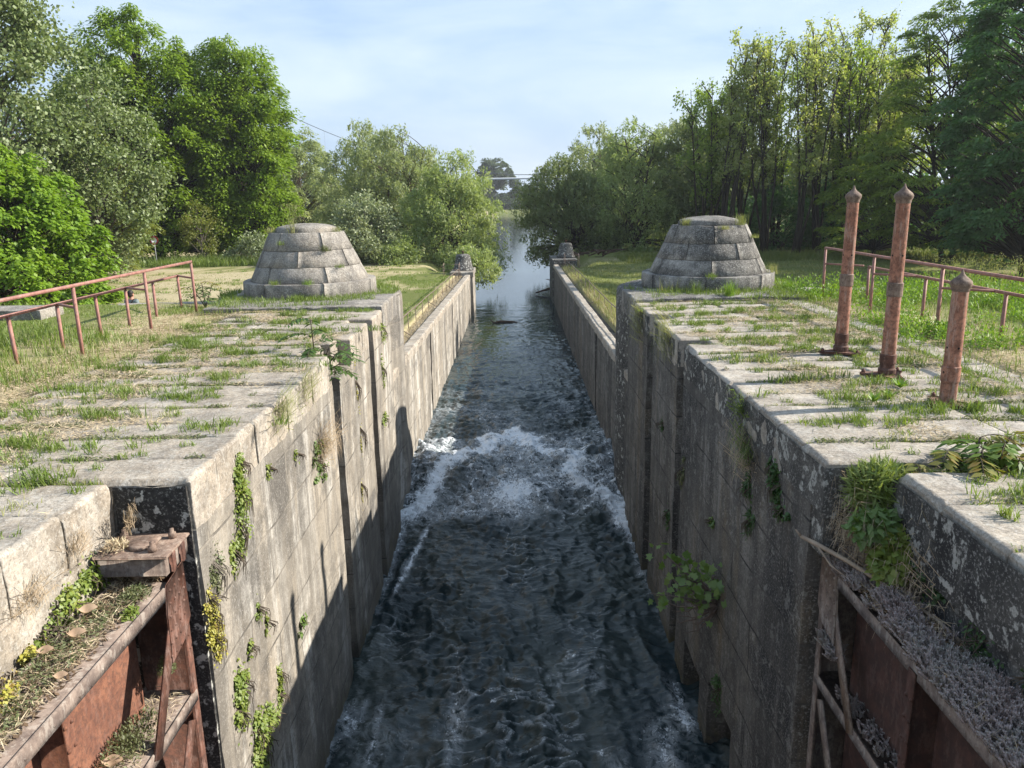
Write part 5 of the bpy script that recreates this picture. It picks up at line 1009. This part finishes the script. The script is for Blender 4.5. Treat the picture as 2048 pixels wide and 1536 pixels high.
wall_plant('green tuft on the shaded wall between the two slots', 1, [(12.2, -3.1, .12, .22, 120), (12.9, -1.7, .1, .1, 50)], L_dk, .05, .035)
def tuft(label, sg, y, z, n, l, mat, xw, spread=.25, w=.006, kind='grass_tuft', down=.9, out=.55):
    o = empty(kind, (sg * xw, y, z), label, 'grass tuft', GP); mb = MB()
    for k in range(n):
        a = np.array([sg * (xw + .01), y + q.normal(0, spread * .35), z + q.normal(0, spread * .25)]); ll = l * q.uniform(.4, 1); d = np.array([-sg * out * q.uniform(.3, 1), q.normal(0, .5), q.uniform(.1, .9)]); e = a + d * ll; f_ = e + np.array([-sg * .1, q.normal(0, .25), -down * q.uniform(.3, 1)]) * ll
        sd = np.array([0, 1., 0]) * w * .5 if abs(d[1]) < .6 else np.array([0, 0, 1.]) * w * .5
        mb.add([a - sd, a + sd, e + sd, e - sd, f_], [(0, 1, 2, 3)], [(3, 2, 4)])
    mb.build('blades', mat, o); return o
tuft('dry straw-coloured grass tuft hanging on the shaded wall', 1, 8.2, -.72, 230, .36, G_dry, 2.62, .5)
tuft('green arching grass tuft amid the dry one on the shaded wall', 1, 8.1, -.62, 90, .38, G_green, 2.62, .3, .012)
tuft('upright green grass tuft just under the shaded coping', 1, 8.4, -.22, 80, .30, G_green, 2.60, .25, .012, down=.2)
tuft('brown dead grass hanging below the wall slot on the sunlit side', -1, 10.2, -1.15, 330, .5, G_dry, 2.65, .5)
tuft('yellow-green grass tuft on the sunlit coping above bare wall', -1, 8.45, -.12, 190, .36, G_yel, 2.62, .45)
tuft('grey-green grass tuft on the sunlit coping near the slot', -1, 9.5, -.1, 160, .36, G_yel, 2.62, .5)
tuft('long trailing grass under the turret on the shaded wall', 1, 15.3, -.3, 220, .45, G_yel, 2.6, .9, .009)
tuft('feathery grass tuft at the slot of the shaded coping', 1, 12.6, -.15, 220, .42, G_yel, 2.6, .8, .009)
tuft('fine dead roots hanging from a crack in the gate recess', -1, 4.75, -.42, 120, .22, G_dry, 3.30, .2, .004)
tuft('short dead grass hanging in the gate recess near the corner', -1, 5.35, -.32, 90, .18, G_dry, 3.30, .2, .004)
wall_plant('bright green ivy mat behind the sunlit gate top', -1, [(5.45, -.62, .28, .18, 640), (5.1, -.66, .2, .13, 380), (4.8, -.70, .2, .07, 200)], L_ivy, .035, .03, xw=3.29)
wall_plant('yellow sedum creeping along the foot of the gate recess', -1, [(4.62, -.72, .16, .05, 240), (4.3, -.73, .2, .05, 180)], L_yel, .028, .022, xw=3.27)
wall_plant('sedum cushion on the near end of the sunlit gate', -1, [(3.95, -.70, .25, .1, 420)], L_yel, .03, .02, xw=3.1)
wall_plant('dark mossy creeper under the coping of the right recess', 1, [(5.75, -.5, .14, .2, 260), (5.4, -.66, .25, .12, 200), (4.6, -.78, .18, .14, 120), (4.05, -.7, .1, .1, 70)], L_dk, .04, .03, xw=3.12)
# pinnate saplings
def pinnate(label, base, stems, fl, nl_, ll, lw, mat, smat, rise=1.0, kind='ailanthus_sapling', cat='sapling', tipmat=None):
    o = empty(kind, base, label, cat); mb = MB(); ms = MB(); m2 = MB()
    for (h, dx, dy, nf) in stems:
        b = np.array(base, float); t_ = b + np.array([dx, dy, h]); u = np.linspace(0, 1, 6)[:, None]; pts = b + (t_ - b) * u + np.array([dx, dy, 0]) * .2 * (u * u - u); ms.tube(pts, .010 * (1 - .6 * u[:, 0]) + .003, 6)
        for k in range(nf):
            f0 = .35 + .65 * k / max(1, nf - 1); c = b + (t_ - b) * f0; az = k * 2.4 + q.normal(0, .3); L_ = fl * q.uniform(.7, 1.1); dirv = np.array([math.cos(az), math.sin(az), 0])
            s_ = np.linspace(0, 1, 7)[:, None]; rc = c + dirv * L_ * s_ + np.array([0, 0, 1.]) * L_ * (rise * .55 * s_ - .65 * s_ ** 2); ms.tube(rc, .0035, 4, cap=False)
            tt = np.linspace(.12, 1, nl_); side = np.cross(dirv, [0, 0, 1.])
            for sd in (-1, 1):
                p0 = np.stack([np.interp(tt, s_[:, 0], rc[:, i]) for i in range(3)], 1); lz = 1.12 * ll * (1 - .35 * abs(tt - .45)); ax = side * sd * .85 + dirv * .45 + np.array([0, 0, -.35]) + q.normal(0, .12, (nl_, 3)); ax = unit(ax)
                (m2 if (tipmat and f0 > .93) else mb).leaves(p0 + ax * lz[:, None] * .5, ax, np.array([0, 0, 1.]) + q.normal(0, .25, (nl_, 3)), lz, lw)
    mb.build('leaves', mat, o); ms.build('stems', B_brown if smat is None else smat, o)
    if tipmat: m2.build('young_leaves', tipmat, o)
    return o
pinnate('ailanthus sapling sprouting from the slot of the sunlit wall', (-2.92, 11.28, -.45), [(.95, -.05, .05, 8), (.55, .2, .1, 6), (.45, .32, -.05, 6), (.3, .38, .2, 5)], .48, 9, .15, .04, L_ail, None)
pinnate('reddish-tipped ailanthus clump in the trench of the right deck', (3.72, 5.98, -.5), [(.72, .12, .05, 9), (.62, -.15, .0, 8), (.75, .3, -.05, 9), (.6, .02, -.1, 8), (.55, .42, .05, 8), (.66, .2, .1, 8), (.5, .1, -.05, 8), (.6, .5, 0, 8)], .30, 8, .13, .05, L_dk2, None, tipmat=L_ailr)
pinnate('low leafy ailanthus at the near end of the trench on the right', (3.3, 5.98, -.6), [(.62, -.02, .0, 8), (.5, .14, -.05, 8), (.55, -.12, .04, 7)], .24, 7, .11, .042, L_dk2, None, tipmat=L_ailr)
pinnate('young ailanthus shoots left of the sunlit turret', (-6.75, 17.0, -.05), [(.55, -.05, .05, 6), (.5, .2, 0, 6), (.42, -.25, 0, 5)], .36, 7, .12, .036, L_ail, None, tipmat=L_ailr)
# fig-like sapling growing from the shaded wall
o = empty('wall_fig', (2.6, 9.05, -3.0), 'young leafy tree growing out of the shaded wall over the water', 'sapling'); mb = MB(); ml = MB()
base = np.array([2.64, 9.05, -3.0])
for k in range(24):
    live = k < 11; tgt = np.array([q.uniform(1.55, 2.4), q.uniform(8.35, 10.0), q.uniform(-2.95, -2.25) if live else q.uniform(-3.55, -2.9)])
    if not live: tgt = np.array([q.uniform(1.9, 2.5), q.uniform(8.6, 9.7), q.uniform(-3.6, -2.95)])
    u = np.linspace(0, 1, 7)[:, None]; midp = base * .5 + tgt * .5 + np.array([-.05, 0, .12 if live else -.12]) + q.normal(0, .07, 3); pts = (1 - u) ** 2 * base + 2 * u * (1 - u) * midp + u * u * tgt + q.normal(0, .022, (7, 3)) * u
    mb.tube(pts, .013 * (1 - .8 * u[:, 0]) + .002, 5, cap=False)
    for j in range(3):
        s0 = pts[3 + j]; e = s0 + q.normal(0, .10, 3); mb.tube([s0, (s0 + e) / 2 + q.normal(0, .02, 3), e], [.004, .003, .0015], 4, cap=False)
        if live:
            for z_ in range(4):
                c = e + q.normal(0, .085, 3); ax = unit(q.normal(0, 1, 3) + (-.2, -.2, .1)); nr = unit(np.array([-.2, -.6, .9]) + q.normal(0, .35, 3)); sd = unit(np.cross(ax, nr)); s_ = q.uniform(.055, .10)
                lob = [(-.5, 0), (-.42, .42), (-.05, .28), (.12, .55), (.25, .2), (.62, 0), (.25, -.2), (.12, -.55), (-.05, -.28), (-.42, -.42)]
                ml.add([c + ax * a * s_ * 1.4 + sd * b * s_ * 1.4 for a, b in lob], [list(range(10))])
mb.build('branches', bark_mat('grey_twig', (.17, .13, .11), (.09, .07, .06)), o); ml.build('leaves', L_fig, o)
# corner vegetation of the right recess
def herb(label, c, r, n, l, w, mat, kind='leafy_herb', cat='plant', droop=.3, nrm=(-.3, -.5, .8)):
    o = empty(kind, c, label, cat); mb = MB(); leafclump(mb, c, r, n, l, w, unit(np.array(nrm, float)), droop); mb.build('leaves', mat, o); mb = MB()
    for k in range(10):
        e = np.array(c) + q.normal(0, .5, 3) * np.array(r); mb.tube([np.array(c) - (0, 0, r[2] * .9), e], [.005, .002], 4, cap=False)
    mb.build('stems', B_brown, o); return o
herb('bamboo-like grassy clump in the corner between the right deck stones', (2.98, 5.93, -.2), (.26, .18, .30), 850, .14, .018, leaf_mat('reed_leaf', (.13, .19, .03), (.19, .25, .05), (.26, .29, .09), .4, .06, 2), droop=-.2)
herb('dark green leafy plant hanging in the right gate recess', (3.0, 5.62, -.66), (.20, .22, .30), 900, .075, .05, L_ivy)
herb('bright toothed leaves in front of the dry grass in the right recess', (2.86, 5.68, -.42), (.22, .14, .18), 260, .11, .05, L_fig)
tuft('dry hay-like grass filling the corner above the shaded gate', 1, 5.95, -.56, 650, .30, G_dry, 2.92, .5, .007, kind='dry_grass', out=1.0)
tuft('dry grass spilling over the shaded gate top', 1, 5.5, -.86, 480, .22, G_dry, 3.05, .85, .007, kind='dry_grass', out=.8)
o = empty('dead_branch', (2.56, 6.2, -.72), 'bleached dead branch lying across the shaded gate', 'branch'); mb = MB()
mb.tube([(2.52, 6.26, -.74), (2.60, 6.12, -.75), (2.75, 5.88, -.78), (2.92, 5.5, -.82), (3.08, 5.05, -.86), (3.14, 4.7, -.9)], [.016, .022, .02, .018, .015, .010], 7); mb.tube([(2.60, 6.12, -.75), (2.64, 5.9, -.84), (2.76, 5.7, -.9)], [.012, .008, .004], 5); mb.tube([(2.52, 6.26, -.74), (2.47, 6.27, -.68)], [.014, .006], 5); mb.build('wood', bark_mat('bleached_wood', (.36, .29, .22), (.22, .17, .13)), o)
# stonecrop on the shaded gate
def stonecrop(label, n, xa, xb, ya, yb, zf, hmin, hmax, gatef=None):
    x = q.uniform(xa, xb, n); y = q.uniform(ya, yb, n); k = fbm(x * 3, y * 3, 0, 261, 3) > -.45
    x, y = x[k], y[k]; n = len(x); z = zf(x, y); H_ = q.uniform(hmin, hmax, n); ln = q.normal(0, .35, (n, 2)); ln[:, 0] -= .25
    B = np.stack([x, y, z], 1); D = unit(np.stack([ln[:, 0], ln[:, 1], np.ones(n)], 1)); m = 9; idx = np.repeat(np.arange(n), m * 3); lv = np.tile(np.repeat(np.arange(m), 3), n) / (m - 1); a = np.tile(np.arange(3) * 2.09, n * m) + lv * 4
    rad = .0085 * (1.1 - .35 * lv); P = B[idx] + D[idx] * (H_[idx] * (.25 + .75 * lv))[:, None]; o_ = np.stack([np.cos(a), np.sin(a), 0 * a], 1); mb = MB(); mb.leaves(P + o_ * rad[:, None] * .8, o_ * .75 + D[idx] * 1.0, D[idx] * .2 + o_, .021, .012)
    mb.build('stonecrop', L_stone, kind='stuff', label=label)
stonecrop('mauve stonecrop carpeting the shaded gate top', 5600, 2.73, 3.13, 2.3, 6.15, lambda x, y: -1.0 + .05 * fbm(x * 4, y * 4, 0, 7, 2) + .03 + 0.05 * np.sin((x - 2.7) * 7), .06, .15)
stonecrop('mauve stonecrop clump hanging from the shaded gate post', 220, 2.72, 2.86, 5.9, 6.2, lambda x, y: -1.75 + .25 * (y - 6), .06, .13)
stonecrop('dark stonecrop on the lower girder of the shaded gate', 500, 2.8, 3.0, 3.6, 6.0, lambda x, y: -2.12 + 0 * x, .05, .1)
# litter and plants on the sunlit gate
def litter(label, n, xa, xb, ya, yb, z, mat, l0, l1, w, lift=.05):
    x = q.uniform(min(xa, xb), max(xa, xb), n); y = q.uniform(ya, yb, n); P = np.stack([x, y, z + q.random(n) * lift], 1); a = q.random(n) * 6.283; dv = np.stack([np.cos(a), np.sin(a), q.uniform(-.1, .8, n)], 1); mb = MB(); mb.leaves(P, dv, q.normal(0, .5, (n, 3)) + (0, 0, 1), q.uniform(l0, l1, n), w); return mb.build('plant_litter', mat, kind='stuff', label=label)
litter('dry straw on the sunlit gate top', 3800, -3.2, -2.86, 1.5, 5.7, -.74, G_hay, .04, .14, .006); litter('brown leaf crumbs on the sunlit gate top', 2200, -3.2, -2.84, 1.5, 5.75, -.742, plain('leaf_mould', (.12, .08, .05), .95), .02, .05, .02, .03); litter('straw on the lower girder of the sunlit gate', 1500, -3.1, -2.8, 2.4, 5.75, -1.86, G_hay, .03, .1, .005)
litter('dry straw and twigs caught on the shaded gate', 1300, 2.75, 3.12, 2.6, 6.1, -.93, G_dry, .05, .16, .006, .09); litter('brown leaf bits among the stonecrop', 500, 2.78, 3.12, 2.6, 6.1, -.93, plain('brown_leaf_bits', (.22, .14, .08), .9), .03, .06, .03, .07)
litter('grey-green sprigs on the sunlit gate top', 1900, -3.18, -2.9, 3.0, 5.2, -.73, L_moss, .02, .05, .012, .07)
herb('mossy green cushion beside the gusset on the sunlit gate top', (-2.92, 5.35, -.72), (.12, .16, .08), 520, .03, .012, L_moss, kind='moss_cushion', droop=-.3, nrm=(0, 0, 1))
herb('green sedum cushion drooping over the edge of the sunlit gate', (-2.84, 5.12, -.74), (.06, .10, .07), 300, .028, .013, L_ivy, kind='moss_cushion', droop=.2, nrm=(.4, 0, .8))
herb('shrubby grey-green plants crowding the lower girder of the sunlit gate', (-2.92, 5.0, -1.76), (.16, .42, .16), 1300, .03, .012, L_moss, droop=-.3, nrm=(0, 0, 1))
herb('grey-green plant growing between post and brace of the sunlit gate', (-2.85, 5.55, -1.5), (.07, .09, .16), 500, .03, .012, L_moss, droop=-.3, nrm=(0, 0, 1))
M_leafdry = leaf_mat('dead_leaf', (.38, .25, .16), (.45, .33, .23), (.30, .19, .12), .2, .05, 5)
for (lx, ly, lz, s_, lb) in ((-3.1, 5.05, -.66, .075, 'curled pale dead leaf leaning on the recess wall'), (-3.02, 4.75, -.67, .07, 'crumpled dead leaf in the middle of the gate top'), (-3.12, 4.55, -.67, .06, 'dead leaf lying near the sedum on the gate top'), (-2.88, 4.3, -.69, .05, 'small dead leaf at the gate edge, towards the camera'), (-2.9, 4.72, -1.68, .08, 'large folded dead leaf on the lower girder')):
    mb = MB(); U, V = np.meshgrid(np.linspace(-1, 1, 7), np.linspace(-1, 1, 7), indexing='ij'); wd = np.sqrt(np.clip(1 - U ** 2, 0, 1)) * .65; P = np.stack([lx + s_ * U, ly + s_ * V * wd, lz + s_ * (.55 * V ** 2 * wd + .3 * U ** 2 + .15 * np.sin(U * 3 + V * 2))], -1); mb.grid(P); mb.build('dead_leaf', M_leafdry, label=lb, category='leaf', group='dead leaves on the gate')
herb('wilted seed pods and dry stalks on the iron hinge box', (-3.14, 5.6, -.42), (.11, .12, .07), 160, .06, .014, G_hay, kind='wilted_plant', droop=.1, nrm=(0, 0, 1))
tuft('tangled dead stalks against the black wall end', -1, 5.84, -.32, 60, .25, G_dry, 3.12, .16, .005, kind='dead_stalks', down=.6, out=.3)
# turret weeds
def turret_weeds(cx, items):
    for lb, ang, rad, z, n, l, mat in items:
        b = np.array([(cx * .985) + rad * .95 * math.cos(ang), 18.62 + rad * math.sin(ang), z]); o = empty('turret_weed', b, lb, 'weed', 'weeds on the turrets'); P = b + q.normal(0, .06, (n, 3)) * (1, 1, 0); mb = MB(); mb.blades(P, l * (.5 + .6 * q.random(n)), .007, q.normal(0, .35, (n, 2)), q.random(n) * 3.14)
        if l > .5:
            for k in range(8):
                a = b + q.normal(0, .06, 3) * (1, 1, 0); ln = q.normal(0, .22, 2); tp = a + np.array([ln[0], ln[1], l * q.uniform(1.0, 1.3)]); mb.tube([a, (a + tp) / 2 + np.array([0, 0, .05]), tp, tp + np.array([ln[0] * .35, ln[1] * .35, -.05])], [.004, .0035, .002, .001], 4, cap=False)
                mm = 12; mb.leaves(tp + q.normal(0, .04, (mm, 3)) * (1.4, 1.4, 1) - (0, 0, .05), q.normal(0, .3, (mm, 3)) + (0, 0, -1), q.normal(0, 1, (mm, 3)), .04, .012)
        mb.build('blades', mat, o)
turret_weeds(-4.88, [('tall wild oat stalks on the cap of the sunlit turret', -1.75, .78, 1.5, 30, .55, G_yel), ('dry tuft at the right rim of the sunlit turret cap', -.3, .84, 1.5, 60, .18, G_yel), ('dry tuft at the left rim of the sunlit turret cap', -2.75, .86, 1.5, 60, .22, G_yel), ('grey-green tuft in the upper joint of the sunlit turret', -.95, 1.10, 1.09, 110, .20, L_moss), ('pale weed trailing in the upper joint on the left of the sunlit turret', -1.95, 1.0, 1.25, 60, .14, G_green), ('leafy weed at the foot of the sunlit turret cone', -1.9, 1.46, .36, 90, .22, G_green), ('small weed in the right joint of the sunlit turret', -.75, 1.34, .72, 60, .12, G_green), ('green weed in the middle of the sunlit turret foot', -1.35, 1.46, .37, 70, .2, G_weed), ('grass in front of the sunlit turret base ring', -1.5, 1.75, .1, 120, .16, G_green)])
turret_weeds(4.87, [('feathery grass on the right of the shaded turret cap', -.9, .84, 1.5, 120, .34, G_yel), ('dry grass tuft on the left rim of the shaded turret cap', -2.6, .84, 1.5, 110, .24, G_yel), ('yellow weed strip trailing down the shaded turret', -1.5, .98, 1.42, 90, .13, G_yel), ('thin weeds down the right joint of the shaded turret', -.55, 1.06, 1.2, 70, .12, G_yel), ('oat grass at the right foot of the shaded turret', -.35, 1.5, .36, 60, .36, G_yel), ('green weeds along the left foot of the shaded turret', -1.8, 1.48, .36, 150, .18, G_green), ('broad-bladed weed before the shaded turret base ring', -2.0, 1.85, .08, 60, .42, G_green), ('bushy weed in front of the shaded turret', -1.62, 2.15, .05, 170, .46, G_weed), ('low green tuft before the shaded turret step', -2.15, 2.35, .0, 110, .2, G_green), ('weed clump right of the shaded turret base', -.75, 2.0, .05, 150, .3, G_weed)])
for lb, x, y, n, h in (('broad plantain rosette left of the short pipe post', 3.86, 7.95, 26, .16), ('plantain rosette in front of the middle pipe post', 4.45, 8.55, 30, .17), ('pale rosette beside the straw patch on the right deck', 4.1, 8.1, 24, .14)):
    o = empty('plantain', (x, y, 0), lb, 'weed', 'plantain rosettes'); mb = MB(); a = q.random(n) * 6.283; dv = np.stack([np.cos(a), np.sin(a), q.uniform(.5, 1.4, n)], 1); l = h * q.uniform(.6, 1.1, n); mb.leaves(np.array([x, y, 0]) + unit(dv) * l[:, None] * .5, dv, np.stack([-np.cos(a), -np.sin(a), 1 + 0 * a], 1), l, .03); mb.build('leaves', G_weed, o)

for sg, lb in ((-1, 'grass round the foot of the sunlit turret'), (1, 'grass round the foot of the shaded turret')):
    n = 5200; a = q.random(n) * 6.283; rr = q.uniform(1.6, 2.12, n); k = fbm(np.cos(a) * 2.2, np.sin(a) * 2.2, rr * 2, 271 + sg, 3) > -.05; cx = -4.80 if sg < 0 else 4.74
    P = np.stack([cx + rr * np.cos(a), 18.62 + rr * np.sin(a), .055 + 0 * a], 1)[k]; x = sg * q.uniform(3.0, 7.4, 3600); y = q.uniform(15.75, 17.2, 3600); P2 = np.stack([x, y, np.where((y > 15.95) & (np.abs(x) < 6.3), .07, -.03)], 1)[(fbm(x * 1.3, y * 2.5, 0, 273 + sg, 3) + .12 * (np.abs(x) - 4.4)) > .02]
    blades_at(np.concatenate([P, P2]), .07, .26, .010, .45, 'turret_grass', G_green, lb)

for sg, rows_, nm in ((-1, rowsL, 'sunlit'), (1, rowsR, 'right')):
    ys = np.array(sorted({round(r_[1], 3) for r_ in rows_})); n = 26000; x = q.uniform(2.75, 5.7, n); e = ys[(q.random(n) * len(ys)).astype(int)]; y = e + q.normal(0, .04, n); k = (fbm(x * 1.6, e * 2.3, 0, 281 + sg, 3) + .2 * (x - 4) > .0) & ~((x < 3.4) & (y < 6.4)) & ~((x < 3.15) & (((y > 10.95) & (y < 12.1)) | ((y > 13.9) & (y < 14.7))))
    P = np.stack([sg * x[k], y[k], .002 + .02 * q.random(k.sum())], 1); n = len(P); mb = MB(); mb.leaves(P, q.normal(0, 1, (n, 3)) * (1, 1, .4), q.normal(0, .5, (n, 3)) + (0, 0, 1), .018 + .03 * q.random(n), .014); mb.build('moss', L_moss, kind='stuff', label=f'moss and tiny weeds in the joints of the {nm} deck')
n = 900; c = np.stack([-q.uniform(6.5, 30, n), q.uniform(19, 56, n)], 1); c = c[fbm(c[:, 0] * .2, c[:, 1] * .4, 0, 291, 3) > -.15]; P = clump(c, .35, 26, 0, 0); P[:, 2] = ground_z(P[:, 0], P[:, 1]); blades_at(P, .06, .22, .03, .5, 'field_tufts', G_green, 'low green tufts scattered over the sandy ground')
n = 700; c = np.stack([q.uniform(4.2, 24, n), q.uniform(18, 54, n)], 1); P = clump(c, .5, 40, 0, 0); P[:, 2] = ground_z(P[:, 0], P[:, 1]); blades_at(P, .08, .24, .026, .45, 'lawn_tufts', G_yel, 'paler longer grass patches in the right lawn')
